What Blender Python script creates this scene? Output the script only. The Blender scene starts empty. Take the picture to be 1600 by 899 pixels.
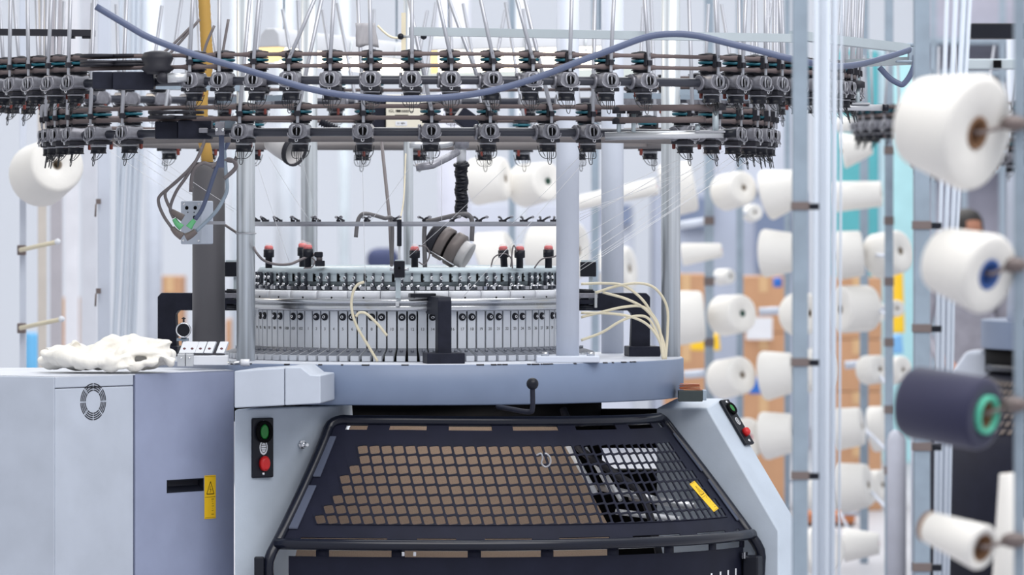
import bpy, math, random
from math import sin, cos, pi, radians as RAD
from mathutils import Vector, Matrix, Euler

random.seed(7)
SC = bpy.context.scene
COL = SC.collection
CAMD, FPX, HOR, CX, CZ = 16.0, 8000.0, 345.0, 0.32, 1.7   # camera distance, focal length in px, horizon row, camera x, camera height

DZ = CZ - 1.5


def X(px, Y): return CX + (px - 800.0) * Y / FPX
def Z(py, Y): return CZ - (py - HOR) * Y / FPX
def W(px, py, Y): return Vector((X(px, Y), Y - CAMD, Z(py, Y)))
def L(p, Y): return p * Y / FPX           # a length of p pixels at depth Y


def az_px(px, R, back=False):
    a = pi if back else 0.0
    for _ in range(30):
        Y = CAMD - R * cos(a)
        s = max(-1, min(1, X(px, Y) / R))
        a = math.asin(s)
        if back: a = pi - a
    return a


def pol(R, a, z): return Vector((R * sin(a), -R * cos(a), z))


# ------------------------------------------------------------------ materials
def srgb(c):
    return tuple(((v / 255) / 12.92 if v / 255 <= 0.04045 else ((v / 255 + 0.055) / 1.055) ** 2.4) for v in c)


MATS = {}


def mat(name, col, rough=0.5, metal=0.0, var=0.06, scale=8.0, bump=0.0, stretch=None, spec=0.5, alpha=1.0, trans=0.0, emit=None, es=0.0, bscale=None, coat=0.0, sheen=0.0):
    if name in MATS: return MATS[name]
    m = bpy.data.materials.new(name)
    m.use_nodes = True
    nt = m.node_tree
    b = nt.nodes['Principled BSDF']
    c = srgb(col)
    tc = nt.nodes.new('ShaderNodeTexCoord')
    src = tc.outputs['Object']
    if stretch:
        mp = nt.nodes.new('ShaderNodeMapping')
        mp.inputs['Scale'].default_value = stretch
        nt.links.new(src, mp.inputs['Vector']); src = mp.outputs['Vector']
    nz = nt.nodes.new('ShaderNodeTexNoise')
    nz.inputs['Scale'].default_value = scale
    nz.inputs['Detail'].default_value = 4
    nt.links.new(src, nz.inputs['Vector'])
    rp = nt.nodes.new('ShaderNodeValToRGB')
    rp.color_ramp.elements[0].position = 0.3
    rp.color_ramp.elements[1].position = 0.7
    rp.color_ramp.elements[0].color = tuple(max(0, v * (1 - var)) for v in c) + (1,)
    rp.color_ramp.elements[1].color = tuple(min(1, v * (1 + var)) for v in c) + (1,)
    nt.links.new(nz.outputs['Fac'], rp.inputs['Fac'])
    nt.links.new(rp.outputs['Color'], b.inputs['Base Color'])
    b.inputs['Roughness'].default_value = rough
    b.inputs['Metallic'].default_value = metal
    b.inputs['Specular IOR Level'].default_value = spec
    b.inputs['Alpha'].default_value = alpha
    b.inputs['Transmission Weight'].default_value = trans
    b.inputs['Coat Weight'].default_value = coat
    b.inputs['Sheen Weight'].default_value = sheen
    if emit:
        b.inputs['Emission Color'].default_value = srgb(emit) + (1,)
        b.inputs['Emission Strength'].default_value = es
    if bump:
        n2 = nt.nodes.new('ShaderNodeTexNoise')
        n2.inputs['Scale'].default_value = bscale or scale * 6
        n2.inputs['Detail'].default_value = 3
        nt.links.new(src, n2.inputs['Vector'])
        bp = nt.nodes.new('ShaderNodeBump')
        bp.inputs['Strength'].default_value = bump
        bp.inputs['Distance'].default_value = 0.002
        nt.links.new(n2.outputs['Fac'], bp.inputs['Height'])
        nt.links.new(bp.outputs['Normal'], b.inputs['Normal'])
    MATS[name] = m
    return m


M_panel = mat('light grey powder coat', (178, 185, 198), 0.5, bump=0.05, bscale=300)
M_leg = mat('pale grey leg coat', (186, 196, 209), 0.5, bump=0.15, bscale=180)
M_door = mat('slate blue door coat', (142, 150, 176), 0.5, bump=0.05, bscale=300)
M_table = mat('blue grey table paint', (113, 127, 153), 0.42, var=0.05)
M_ttop = mat('table top paint', (196, 200, 210), 0.5, var=0.08)
M_white = mat('white painted steel', (203, 209, 222), 0.42, var=0.03)
M_galv = mat('galvanised steel', (206, 211, 215), 0.36, 0.6, var=0.28, scale=70, stretch=(1, 1, 0.012), bump=0.05)  # vertical streaks in the colour imitate reflections on the round columns
M_galvd = mat('galvanised profile', (146, 160, 174), 0.5, 0.2, var=0.08, scale=20)
M_steel = mat('polished steel', (200, 202, 206), 0.2, 0.95, var=0.08, scale=5)
M_beam = mat('pale green grey steel', (178, 188, 194), .45, .2, var=.05)
M_band = mat('grey brown band steel', (126, 121, 121), .5, .2)
M_alu = mat('brushed aluminium', (206, 208, 212), 0.35, 0.7, var=0.04)
M_chrome = mat('chrome', (225, 226, 230), 0.12, 1.0, var=0.02)
M_black = mat('black enamel', (24, 26, 35), 0.38, spec=.25, var=0.15, scale=12)
M_guard = mat('black guard plate', (25, 27, 42), 0.55, spec=.15, var=0.12, scale=14, bump=0.08, bscale=260)
M_frame = mat('black tube enamel', (20, 23, 36), 0.25, var=0.1, spec=.35)
M_dark = mat('charcoal plastic', (42, 42, 49), 0.5, spec=.25, var=0.12)
M_dark2 = mat('dark grey casting', (34, 36, 48), 0.5, spec=.15, var=0.18, scale=30, bump=0.15)
M_post = mat('dark grey column plastic', (97, 95, 98), 0.5, var=0.05)
M_ring = mat('dark ring tube', (58, 60, 70), 0.32, 0.2, var=0.1)
M_belt = mat('taupe drive belt', (102, 90, 90), 0.7, var=0.06)
M_teal = mat('teal clutch disc', (20, 96, 112), 0.4, var=0.08)
M_house = mat('smoky grey housing', (132, 132, 140), 0.25, 0.25, var=0.2, scale=60)
M_claw = mat('pale feeder claw', (160, 161, 168), 0.3, 0.3, var=0.06)
M_red = mat('red stop lever', (112, 46, 38), 0.6)
M_wire = mat('black wire', (48, 50, 54), 0.4, 0.3)
M_tube = mat('inlet tube', (168, 170, 178), 0.35, 0.4, var=0.05)
M_seg = mat('cam segment grey', (206, 210, 218), 0.38, 0.25, var=0.04)
M_segt = mat('dark foot facet', (118, 122, 132), 0.45, 0.3)
M_mech = mat('blue grey plates', (186, 198, 204), 0.4, 0.3, var=0.08)
M_brk = mat('dark steel bracket', (72, 75, 84), .4, .4, var=.2, scale=60)
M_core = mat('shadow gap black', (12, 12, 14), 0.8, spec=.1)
M_wblock = mat('white cover block', (222, 224, 230), 0.45, var=0.02)
M_cream = mat('cream hose', (222, 212, 186), 0.45, var=0.06)
M_yel = mat('ochre hose', (186, 146, 70), 0.5, var=0.1, scale=4)
M_cable = mat('slate blue cable', (82, 92, 120), 0.42, var=0.05)
M_gcable = mat('grey cable', (110, 104, 106), 0.5, var=0.06)
M_cone = mat('white yarn', (234, 231, 226), 0.85, var=0.02, scale=6, bump=0.25, stretch=(6, 6, 120), bscale=8, sheen=0.2)
M_navy = mat('navy yarn', (36, 37, 68), 0.75, var=0.1, bump=0.25, stretch=(6, 6, 120), bscale=8, sheen=0.2)
M_card = mat('paper core', (140, 104, 76), 0.8, var=0.12)
M_hole = mat('core bore', (62, 42, 32), 0.9)
M_cloth = mat('white knit cloth', (231, 227, 219), 0.9, var=0.03, bump=0.4, bscale=260, sheen=0.3)
M_box = mat('cardboard', (190, 146, 112), 0.8, var=0.09, scale=4)
M_ybox = mat('yellow label', (244, 196, 28), 0.5, var=0.02)
M_print = mat('black print', (30, 26, 22), 0.6)
M_blue = mat('blue plastic', (40, 104, 190), 0.5)
M_tan = mat('tan speckled cloth', (188, 166, 148), 0.9, var=0.2, scale=420)
M_clip = mat('taupe clip', (112, 100, 98), 0.5)
M_ptube = mat('milky plastic tube', (186, 194, 206), 0.6, spec=.2, var=0.04, scale=3)
M_pink = mat('pink core', (206, 120, 140), 0.6)
M_greenc = mat('mint core', (84, 190, 160), 0.5)
M_skin = mat('skin', (168, 116, 92), 0.6)
M_hair = mat('black hair', (28, 24, 24), 0.6)
M_jacket = mat('grey jacket', (150, 148, 158), 0.85, var=0.12, scale=20)
M_trous = mat('dark trousers', (52, 52, 62), 0.85)
M_yarn = mat('yarn thread', (236, 236, 238), 0.8)
M_greenb = mat('green button', (20, 120, 44), 0.35)
M_redb = mat('red button', (196, 26, 28), 0.35)
M_plug = mat('green plug', (104, 186, 128), 0.45)
M_boot = mat('taupe plug boot', (108, 98, 96), 0.5)
M_lampred = mat('red lamp insert', (214, 34, 36), 0.4)
M_clear = mat('clear dome', (245, 236, 236), 0.08, var=0.0, alpha=0.22)
M_cboxm = mat('cream control box', (226, 220, 204), 0.5)
M_device = mat('brown grey motor', (108, 100, 98), 0.45, 0.2, var=0.1)
M_nozzle = mat('frosted nozzle', (188, 186, 187), 0.35, var=0.05)


# ------------------------------------------------------------------ mesh builder
ORG = {}


class MB:
    def __init__(s): s.v, s.f, s.sm = [], [], []

    def add(s, vs, fs, smooth=False):
        o = len(s.v)
        s.v += [Vector(v) for v in vs]
        s.f += [tuple(i + o for i in f) for f in fs]
        s.sm += ([smooth] * len(fs)) if isinstance(smooth, bool) else list(smooth)
        return s

    def box(s, c, size, R=None):
        hx, hy, hz = [d / 2 for d in size]
        vs = [Vector((x, y, z)) for x in (-hx, hx) for y in (-hy, hy) for z in (-hz, hz)]
        if R is not None: vs = [R @ v for v in vs]
        c = Vector(c)
        return s.add([v + c for v in vs], [(0, 1, 3, 2), (4, 6, 7, 5), (0, 4, 5, 1), (2, 3, 7, 6), (0, 2, 6, 4), (1, 5, 7, 3)])

    def box2(s, a, b):
        a, b = Vector(a), Vector(b)
        return s.box((a + b) / 2, [abs(b[i] - a[i]) for i in range(3)])

    def prism(s, poly, off, smooth=False):
        """poly: list of 3-D points (planar), extruded along vector off"""
        off = Vector(off); n = len(poly)
        p = [Vector(q) for q in poly]
        nrm = Vector((0, 0, 0))
        for i in range(n): nrm += p[i].cross(p[(i + 1) % n])
        flip = nrm.dot(off) > 0
        vs = p + [q + off for q in p]
        a = tuple(range(n)); b = tuple(range(n, 2 * n))
        fs = [a[::-1] if flip else a, b if flip else b[::-1]]
        for i in range(n):
            j = (i + 1) % n
            q = (i, j, n + j, n + i)
            fs.append(q if flip else q[::-1])
        return s.add(vs, fs, [False, False] + [smooth] * n)

    def tube(s, pts, r, n=10, closed=False, rs=None, squash=None):
        pts = [Vector(p) for p in pts]
        m = len(pts)
        T = []
        for i in range(m):
            if closed: d = pts[(i + 1) % m] - pts[i - 1]
            else: d = pts[min(i + 1, m - 1)] - pts[max(i - 1, 0)]
            T.append(d.normalized() if d.length > 1e-9 else Vector((0, 0, 1)))
        up = Vector((0, 0, 1)) if abs(T[0].z) < 0.9 else Vector((1, 0, 0))
        N = (up - T[0] * up.dot(T[0])).normalized()
        vs = []
        for i in range(m):
            N = (N - T[i] * N.dot(T[i]))
            N = N.normalized() if N.length > 1e-6 else T[i].orthogonal().normalized()
            B = T[i].cross(N)
            rr = rs[i] if rs else r
            sx, sy = squash if squash else (1, 1)
            for k in range(n):
                a = 2 * pi * k / n
                vs.append(pts[i] + (N * cos(a) * sx + B * sin(a) * sy) * rr)
        fs, sm = [], []
        for i in range(m if closed else m - 1):
            j = (i + 1) % m
            for k in range(n):
                l = (k + 1) % n
                fs.append((i * n + k, i * n + l, j * n + l, j * n + k)); sm.append(True)
        if not closed:
            fs.append(tuple(range(n))[::-1]); fs.append(tuple(range((m - 1) * n, m * n))); sm += [False, False]
        return s.add(vs, fs, sm)

    def lathe(s, prof, n=24, M=None, smooth=True, capa=True, capb=True):
        """prof: [(r, z)] about local Z, transformed by M"""
        M = M or Matrix()
        vs, fs, sm = [], [], []
        for (r, z) in prof:
            for k in range(n):
                a = 2 * pi * k / n
                vs.append(M @ Vector((r * cos(a), r * sin(a), z)))
        for i in range(len(prof) - 1):
            for k in range(n):
                l = (k + 1) % n
                fs.append((i * n + k, i * n + l, (i + 1) * n + l, (i + 1) * n + k)); sm.append(smooth)
        if capa: fs.append(tuple(range(n))[::-1]); sm.append(False)
        if capb: fs.append(tuple(range((len(prof) - 1) * n, len(prof) * n))); sm.append(False)
        return s.add(vs, fs, sm)

    def revolve(s, poly, a0=0, a1=2 * pi, n=96, c=(0, 0, 0), smooth=True):
        """closed profile poly [(r, z)] swept round the vertical axis through c, azimuth 0 = towards the viewer"""
        c = Vector(c); full = abs(a1 - a0) > 2 * pi - 1e-4
        m = len(poly); cnt = n if full else n + 1
        vs, fs, sm = [], [], []
        for i in range(cnt):
            a = a0 + (a1 - a0) * i / n
            for (r, z) in poly: vs.append(c + pol(r, a, z))
        area = sum(poly[k][0] * poly[(k + 1) % m][1] - poly[(k + 1) % m][0] * poly[k][1] for k in range(m))
        for i in range(n):
            j = (i + 1) % cnt
            for k in range(m):
                l = (k + 1) % m
                q = (i * m + k, j * m + k, j * m + l, i * m + l)
                fs.append(q if area > 0 else q[::-1]); sm.append(smooth)
        if not full:
            e0 = tuple(range(m)); e1 = tuple(range((cnt - 1) * m, cnt * m))
            fs += [e0, e1[::-1]]; sm += [False, False]
        return s.add(vs, fs, sm)

    def ball(s, c, r, n=14, sc=(1, 1, 1)):
        prof = [(max(1e-5, r * sin(pi * i / 10)), -r * cos(pi * i / 10)) for i in range(11)]
        M = Matrix.Translation(Vector(c)) @ Matrix.Diagonal((sc[0], sc[1], sc[2], 1))
        return s.lathe(prof, n, M, True, False, False)

    def build(s, name, m, parent=None, bevel=0.0, seg=2, subsurf=0, sharp=None):
        me = bpy.data.meshes.new(name)
        o0 = ORG.get(parent.name, Vector((0, 0, 0))) if parent else Vector((0, 0, 0))
        me.from_pydata([v - o0 for v in s.v], [], s.f)
        me.polygons.foreach_set('use_smooth', s.sm)
        if m: me.materials.append(m)
        me.update()
        o = bpy.data.objects.new(name, me)
        COL.objects.link(o)
        if parent:
            o.parent = parent
            ORG[o.name] = o0
        if bevel:
            bm = o.modifiers.new('Bevel', 'BEVEL')
            bm.width = bevel; bm.segments = seg; bm.limit_method = 'ANGLE'; bm.angle_limit = RAD(40)
            me.polygons.foreach_set('use_smooth', [True] * len(me.polygons))
            try: bm.harden_normals = True
            except Exception: pass
        return o


def thing(name, label, cat, loc=(0, 0, 0), group=None, local=False, rot=None):
    o = bpy.data.objects.new(name, None)
    o.empty_display_size = 0.05
    COL.objects.link(o)
    o.location = loc
    ORG[o.name] = Vector((0, 0, 0)) if local else Vector(loc)
    if rot is not None: o.rotation_euler = rot
    o['label'] = label; o['category'] = cat
    if group: o['group'] = group
    return o


def tag(o, label, cat, group=None, kind=None):
    o['label'] = label; o['category'] = cat
    if group: o['group'] = group
    if kind: o['kind'] = kind
    return o


def struct(o, label=None):
    o['kind'] = 'structure'
    if label: o['label'] = label; o['category'] = o.name.split('_')[0]
    return o


def kids(o): return list(KIDS.get(o.name, []))


def dup(src, parent=None):
    c = src.copy(); COL.objects.link(c)
    if parent: c.parent = parent
    for ch in list(src.children): dup(ch, c)
    return c


def crom(pts, k=8, closed=False):
    """Catmull-Rom through pts"""
    P = [Vector(p) for p in pts]; out = []; n = len(P)
    for i in range(n if closed else n - 1):
        p0 = P[i - 1] if (i > 0 or closed) else P[0] * 2 - P[1]
        p1, p2 = P[i], P[(i + 1) % n]
        p3 = P[(i + 2) % n] if (i + 2 < n or closed) else P[-1] * 2 - P[-2]
        for j in range(k):
            t = j / k
            out.append(0.5 * ((2 * p1) + (p2 - p0) * t + (2 * p0 - 5 * p1 + 4 * p2 - p3) * t * t + (3 * p1 - p0 - 3 * p2 + p3) * t ** 3))
    if not closed: out.append(P[-1])
    return out


def text(name, body, size, m, parent, M, align='CENTER'):
    cu = bpy.data.curves.new(name, 'FONT')
    cu.body = body; cu.size = size; cu.align_x = align; cu.align_y = 'CENTER'; cu.extrude = 0.0002
    cu.materials.append(m)
    o = bpy.data.objects.new(name, cu)
    COL.objects.link(o)
    o.parent = parent
    o0 = ORG.get(parent.name, Vector((0, 0, 0)))
    o.matrix_local = Matrix.Translation(-o0) @ M
    return o


ORD = 'first second third fourth fifth sixth seventh eighth ninth tenth eleventh twelfth thirteenth fourteenth fifteenth sixteenth seventeenth eighteenth nineteenth twentieth'.split()
TENS = {2: ('twentieth', 'twenty'), 3: ('thirtieth', 'thirty'), 4: ('fortieth', 'forty')}


def ordinal(n):
    if n <= 20: return ORD[n - 1]
    t, u = divmod(n, 10)
    return TENS[t][0] if u == 0 else TENS[t][1] + '-' + ORD[u - 1]


def align(d, up='Y'):
    return Vector(d).to_track_quat('Z', up).to_matrix().to_4x4()


def facing(az):
    """matrix whose local Z points outward at azimuth az, local X to the viewer's right, local Y up"""
    o = Vector((sin(az), -cos(az), 0)); u = Vector((0, 0, 1)); x = u.cross(o)
    return Matrix(((x.x, u.x, o.x, 0), (x.y, u.y, o.y, 0), (x.z, u.z, o.z, 0), (0, 0, 0, 1)))
# ================================================================== machine base: table ring, legs, guard
ZT, ZB, RT = Z(570, 15.144), Z(634, 15.144), 0.856
BASE = thing('knitting_machine_base', 'blue grey round table ring of the circular knitting machine on pale grey legs', 'machine', (0, 0, 0))
MB().revolve([(0.30, ZB), (RT - 0.004, ZB), (RT, ZB + 0.004), (RT, ZT - 0.004), (RT - 0.004, ZT - 0.001), (0.30, ZT - 0.001)], n=128).build('table_ring', M_table, BASE)
MB().revolve([(0.30, ZT - 0.006), (RT - 0.005, ZT - 0.006), (RT - 0.005, ZT), (0.30, ZT)], n=128).build('table_top', M_ttop, BASE)
# chipped edge: bare primer marks along the rim
mb = MB()
for k in range(34):
    a = random.uniform(-0.9, 1.2); w = random.uniform(0.004, 0.03)
    mb.revolve([(RT - 0.003, ZT - 0.003), (RT + 0.0006, ZT - random.uniform(0.0022, 0.0036)), (RT + 0.0006, ZT - 0.0014), (RT - 0.003, ZT + 0.0004)], a, a + w, 2)
mb.build('chipped_paint', M_dark, BASE)
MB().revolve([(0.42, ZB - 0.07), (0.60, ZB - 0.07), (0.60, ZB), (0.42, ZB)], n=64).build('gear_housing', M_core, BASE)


def pxpoly(pts, Y): return [W(x, y, Y) for x, y in pts]


# pale leg beside the cabinet: front plate with a slanting edge that carries the guard
def lgp(px, py=None, z=None):
    Y = 15.0 + (px - 366) * .0017
    v = W(px, py if py else 600, Y)
    if z is not None: v.z = z
    return v


mb = MB().prism([lgp(366, 640), lgp(522, 634), lgp(524, 660), lgp(438, 852), lgp(430, 885), lgp(430, z=0.0), lgp(366, z=0.0)], (0.05, 0.16, 0))
mb.build('leg', M_leg, BASE, bevel=0.006)
# leg on the other side: box-shaped arm pointing outwards
oa = RAD(57); od = Vector((sin(oa), -cos(oa), 0)); td = Vector((cos(oa), sin(oa), 0))
AB = Vector((0.775, -0.135, 0))


def legpt(px, py):
    s_ = 0.0
    for _ in range(20):
        q = AB + od * s_
        s_ = (X(px, q.y + CAMD) - AB.x) / od.x
    q = AB + od * s_
    return Vector((q.x, q.y, Z(py, q.y + CAMD)))


prof = [legpt(1025, 638), legpt(1105, 638), legpt(1217, 830)]
prof += [Vector((prof[2].x, prof[2].y, 0)), Vector((prof[0].x, prof[0].y, 0))]
bkp = [prof[0] + td * .12 + Vector((0, 0, .028)), prof[1] + td * .12 + Vector((-.012, 0, .028)), prof[2] + td * .12 + Vector((0, 0, .012)), prof[3] + td * .12, prof[4] + td * .12]
MB().add(prof + bkp, [(4, 3, 2, 1, 0), (5, 6, 7, 8, 9), (0, 1, 6, 5), (1, 2, 7, 6), (2, 3, 8, 7), (3, 4, 9, 8), (4, 0, 5, 9)]).build('leg', M_leg, BASE, bevel=0.007, seg=3)
# third leg at the back
mb = MB().prism([pol(0.6, RAD(193), ZB), pol(0.8, RAD(193), ZB), pol(1.08, RAD(193), 0.7), pol(1.08, RAD(193), 0), pol(0.6, RAD(193), 0)], (0.18, 0.03, 0))
mb.build('leg', M_leg, BASE, bevel=0.008)
# bolt on the front leg
p = lgp(470, 695)
mb = MB().lathe([(0.013, 0), (0.013, 0.01)], 6, Matrix.Translation(p) @ facing(0.66)).lathe([(0.009, 0.01), (0.009, 0.018), (0.005, 0.02)], 12, Matrix.Translation(p) @ facing(0.66))
mb.lathe([(0.005, 0.018), (0.005, 0.034)], 10, Matrix.Translation(p) @ facing(0.66))
mb.build('bolt', M_chrome, BASE)


def button_station(M, w, h, legible=True):
    st = MB().box((0, 0, 0.006), (w, h, 0.012))
    o = MB(); o.v, o.f, o.sm = [M @ v for v in st.v], st.f, st.sm
    b = o.build('button_station', M_black, BASE, bevel=0.004)
    b['label'] = 'black push button plate with green and red buttons'
    MB().lathe([(w * .30, .012), (w * .38, .013), (w * .38, .022), (w * .26, .022), (w * .26, .013)], 20, M @ Matrix.Translation((0, h * .27, 0)) @ Matrix.Diagonal((1, 1.15, 1, 1)), True, False, False).build('button_collar', M_core, b)
    MB().lathe([(w * .24, .012), (w * .24, .019), (w * .18, .021)], 20, M @ Matrix.Translation((0, h * .27, 0)) @ Matrix.Diagonal((.8, 1.3, 1, 1))).build('green_button', M_greenb, b)
    MB().lathe([(w * .26, .012), (w * .26, .024), (w * .18, .030)], 20, M @ Matrix.Translation((0, -h * .26, 0)) @ Matrix.Diagonal((.85, 1.15, 1, 1))).build('red_button', M_redb, b)
    MB().lathe([(w * .24, .012), (w * .24, .013)], 24, M @ Matrix.Translation((0, h * .005, 0)) @ Matrix.Diagonal((.8, 1.2, 1, 1))).build('symbol_disc', M_wblock, b)
    g = MB()
    ring = [M @ Vector((w * .13 * cos(a), h * .005 + w * .2 * sin(a), .0132)) for a in [2 * pi * i / 20 for i in range(20)]]
    g.tube(ring, .0009, 5, True)
    for y0, hw in ((.045, .10), (0.0, .13), (-.045, .10)):
        g.add([M @ Vector((x, h * .005 + y, .0134)) for x, y in ((-w * hw, w * y0 * 2 - .0007), (w * hw, w * y0 * 2 - .0007), (w * hw, w * y0 * 2 + .0007), (-w * hw, w * y0 * 2 + .0007))], [(0, 1, 2, 3)])
    g.build('start_stop_symbol', M_print, b)
    s = MB()
    for yy in (.43, -.43): s.lathe([(.005, .012), (.005, .014), (.002, .0145)], 10, M @ Matrix.Translation((0, h * yy, 0)))
    s.build('screw', M_chrome, b)


button_station(Matrix.Translation(lgp(408, 700)) @ facing(0.66), L(40, 15), L(94, 15))
sl = (prof[2] - prof[1]).normalized(); tv_ = (bkp[1] - prof[1]).normalized()
nrm = tv_.cross(sl).normalized()
if nrm.x < 0: nrm = -nrm
mid = prof[1].lerp(prof[2], 0.20) + tv_ * 0.10 + nrm * 0.001
yv = -sl; xv = yv.cross(nrm)
MS = Matrix(((xv.x, yv.x, nrm.x, mid.x), (xv.y, yv.y, nrm.y, mid.y), (xv.z, yv.z, nrm.z, mid.z), (0, 0, 0, 1)))
button_station(MS, 0.046, 0.165)

# ---- fairing boxes between cabinet and table (two pieces)
FA = thing('fairing_box', 'pale grey two-piece fairing between the cabinet and the table ring', 'machine cover', W(430, 638, 15.0))
yf = 14.86
MB().prism(pxpoly([(366, 580), (444, 575), (444, 634), (366, 638)], yf), (0.05, 0.34, 0)).build('fairing_panel', M_panel, FA, bevel=0.004)
MB().prism(pxpoly([(445, 574), (470, 574), (485, 586), (501, 587), (501, 631), (445, 634)], yf), (0.03, 0.30, 0)).build('fairing_panel', M_panel, FA, bevel=0.004)

# ---- guard (hinged hood)
G = thing('safety_guard', 'black tube-framed safety guard with a perforated sloping panel under the table', 'guard', pol(1.1, RAD(28), 0.3))


def gz(v, a):        # the guard hangs a little lower towards its far end
    return Z(657, 15.24) + (Z(851, 14.93) - Z(657, 15.24)) * v - max(0, a) * 0.012


def gr(v): return 0.80 + 0.30 * v
def aL(v): return RAD(-15.5 - 4.0 * v)
def aR(v): return RAD(78 - 6.0 * v)
def gp(v, a, dr=0.0): return pol(gr(v) + dr, a, gz(v, a))


N = 40
top = [gp(0, aL(0) + (aR(0) - aL(0)) * t) for t in [0.02 + 0.96 * i / N for i in range(N + 1)]]
lef = [gp(v, aL(v)) for v in [0.04 + 0.92 * i / 8 for i in range(9)]]
rig = [gp(v, aR(v)) for v in [0.04 + 0.92 * i / 8 for i in range(9)]]
dl = [pol(1.13, aL(1) - 0.012, gz(1, 0) - d) for d in (0.05, 0.12, 0.25, 0.40, 0.55)]
dr_ = [pol(1.13, aR(1) + 0.010, gz(1, 1.2) - d) for d in (0.05, 0.12, 0.25, 0.40, 0.55)]
path = dl[::-1] + lef[::-1] + top + rig + dr_
MB().tube(crom(path, 3), 0.0165, 12).build('guard_frame', M_frame, G)
low = [gp(1, aL(1) + (aR(1) - aL(1)) * i / N, 0.008) for i in range(N + 1)]
MB().tube(low, 0.0165, 12).build('cross_tube', M_frame, G)

# perforated plate
NR = 8
V0, V1 = 0.20, 0.845
DU = RAD(2.36)


def skew(u):
    d = math.degrees(u)
    if d < 18: return RAD(6.2) * (18 - d) / 33
    return -RAD(4.0) * (d - 18) / 42


def holeL(v):
    t = (v - V0) / (V1 - V0)
    return RAD(-7.6 - 6.6 * t)


def holeR(v):
    t = (v - V0) / (V1 - V0)
    return RAD(67 + 1.5 * t)


mb = MB()
cl = lambda a, v: max(aL(v) + 0.006, min(aR(v) - 0.006, a))
cols = range(-16, 42)
vr = [V0 + (V1 - V0) * r / NR for r in range(NR + 1)]
for r in range(NR):
    va, vb = vr[r], vr[r + 1]
    for c in cols:
        u0, u1 = c * DU, (c + 1) * DU
        C = []
        for (u, v) in ((u0, va), (u1, va), (u1, vb), (u0, vb)):
            t = (v - V0) / (V1 - V0)
            C.append((cl(u + skew(u) * t, v), v))
        if abs(C[1][0] - C[0][0]) < 1e-5 and abs(C[2][0] - C[3][0]) < 1e-5: continue
        ca = sum(q[0] for q in C) / 4; cv = (va + vb) / 2
        if not (holeL(cv) < ca < holeR(cv)):
            mb.add([gp(v, a) for a, v in C], [(0, 3, 2, 1)], False); continue
        sx, sy, k = 0.81, 0.83, 0.09

        def bl(s, t):
            if 0 < s < 1: t = t - (s - .5) * .16
            a = (C[0][0] * (1 - s) + C[1][0] * s) * (1 - t) + (C[3][0] * (1 - s) + C[2][0] * s) * t
            return gp(va + (vb - va) * t, a)
        x0, x1, y0, y1 = .5 - sx / 2, .5 + sx / 2, .5 - sy / 2, .5 + sy / 2
        pts = [bl(0, 0), bl(1, 0), bl(1, 1), bl(0, 1),
               bl(x0, y0 + k), bl(x0 + k, y0), bl(x1 - k, y0), bl(x1, y0 + k), bl(x1, y1 - k), bl(x1 - k, y1), bl(x0 + k, y1), bl(x0, y1 - k)]
        mb.add(pts, [(0, 4, 5), (0, 5, 6, 1), (1, 6, 7), (1, 7, 8, 2), (2, 8, 9), (2, 9, 10, 3), (3, 10, 11), (3, 11, 4, 0)], False)
        mb.f[-8:] = [f[::-1] for f in mb.f[-8:]]
ua = [aL(.5) + (aR(.5) - aL(.5)) * i / 60 for i in range(61)]


def strip(v0, v1, tabs=None):
    for i in range(60):
        if tabs and not any(abs(i - t) < 1.1 for t in tabs): continue
        q = []
        for (t, v) in ((i, v0), (i + 1, v0), (i + 1, v1), (i, v1)):
            q.append(gp(v, aL(v) + 0.006 + (aR(v) - aL(v) - 0.012) * t / 60))
        mb.add(q, [(0, 3, 2, 1)], False)


strip(0.075, V0); strip(V1, 0.945)
strip(0.0, 0.075, (0, 6, 14, 23, 33, 44, 54, 59)); strip(0.945, 1.0, (0, 12, 19, 27, 36, 46, 55, 59))
pl = mb.build('perforated_panel', M_guard, G)
so = pl.modifiers.new('Solidify', 'SOLIDIFY'); so.thickness = 0.003; so.offset = -1
# side lips between frame and plate
for fn, sg in ((aL, 1), (aR, -1)):
    for v0, v1 in ((0.14, 0.46), (0.54, 0.88)):
        q = [gp(v0, fn(v0) + sg * 0.012, .004), gp(v1, fn(v1) + sg * 0.012, .004), gp(v1, fn(v1) + sg * 0.04, .004), gp(v0, fn(v0) + sg * 0.04, .004)]
        MB().prism(q, (0, 0, 0.004)).build('edge_lip', mat('slate edge lip', (74, 80, 98), .5), G)
# lower apron of the guard
mb = MB()
aA, aB = aL(1) + .03, aR(1) - .03
vs, fs = [], []
for i in range(61):
    a = aA + (aB - aA) * i / 60
    vs += [pol(1.09, a, 0.1), pol(1.09, a, gz(1, a) - .036)]
for i in range(60): fs.append((2 * i, 2 * i + 2, 2 * i + 3, 2 * i + 1))
mb.add(vs, fs, True)
for i in range(3, 60, 8):
    a0 = aA + (aB - aA) * i / 60; a1 = aA + (aB - aA) * (i + 1.4) / 60
    mb.revolve([(1.086, gz(1, a0) - .04), (1.09, gz(1, a0) - .04), (1.09, gz(1, a0) - .01), (1.086, gz(1, a0) - .01)], a0, a1, 1)
mb.build('apron_panel', M_guard, G)
# latch at the far end and its plate, latch at the near end
la = aR(1) - 0.03
MB().box(pol(1.12, la, Z(905, 15.6)), (0.055, 0.05, 0.14), Matrix.Rotation(la, 3, 'Z')).build('latch', M_black, G, bevel=0.006)
MB().box(pol(1.105, la - 0.03, Z(868, 15.6)), (0.03, 0.012, 0.02), Matrix.Rotation(la, 3, 'Z')).build('latch_plate', M_chrome, G, bevel=0.002)
MB().box(W(405, 893, 14.92), (0.028, 0.03, 0.085)).build('latch', M_black, G, bevel=0.004)
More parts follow.
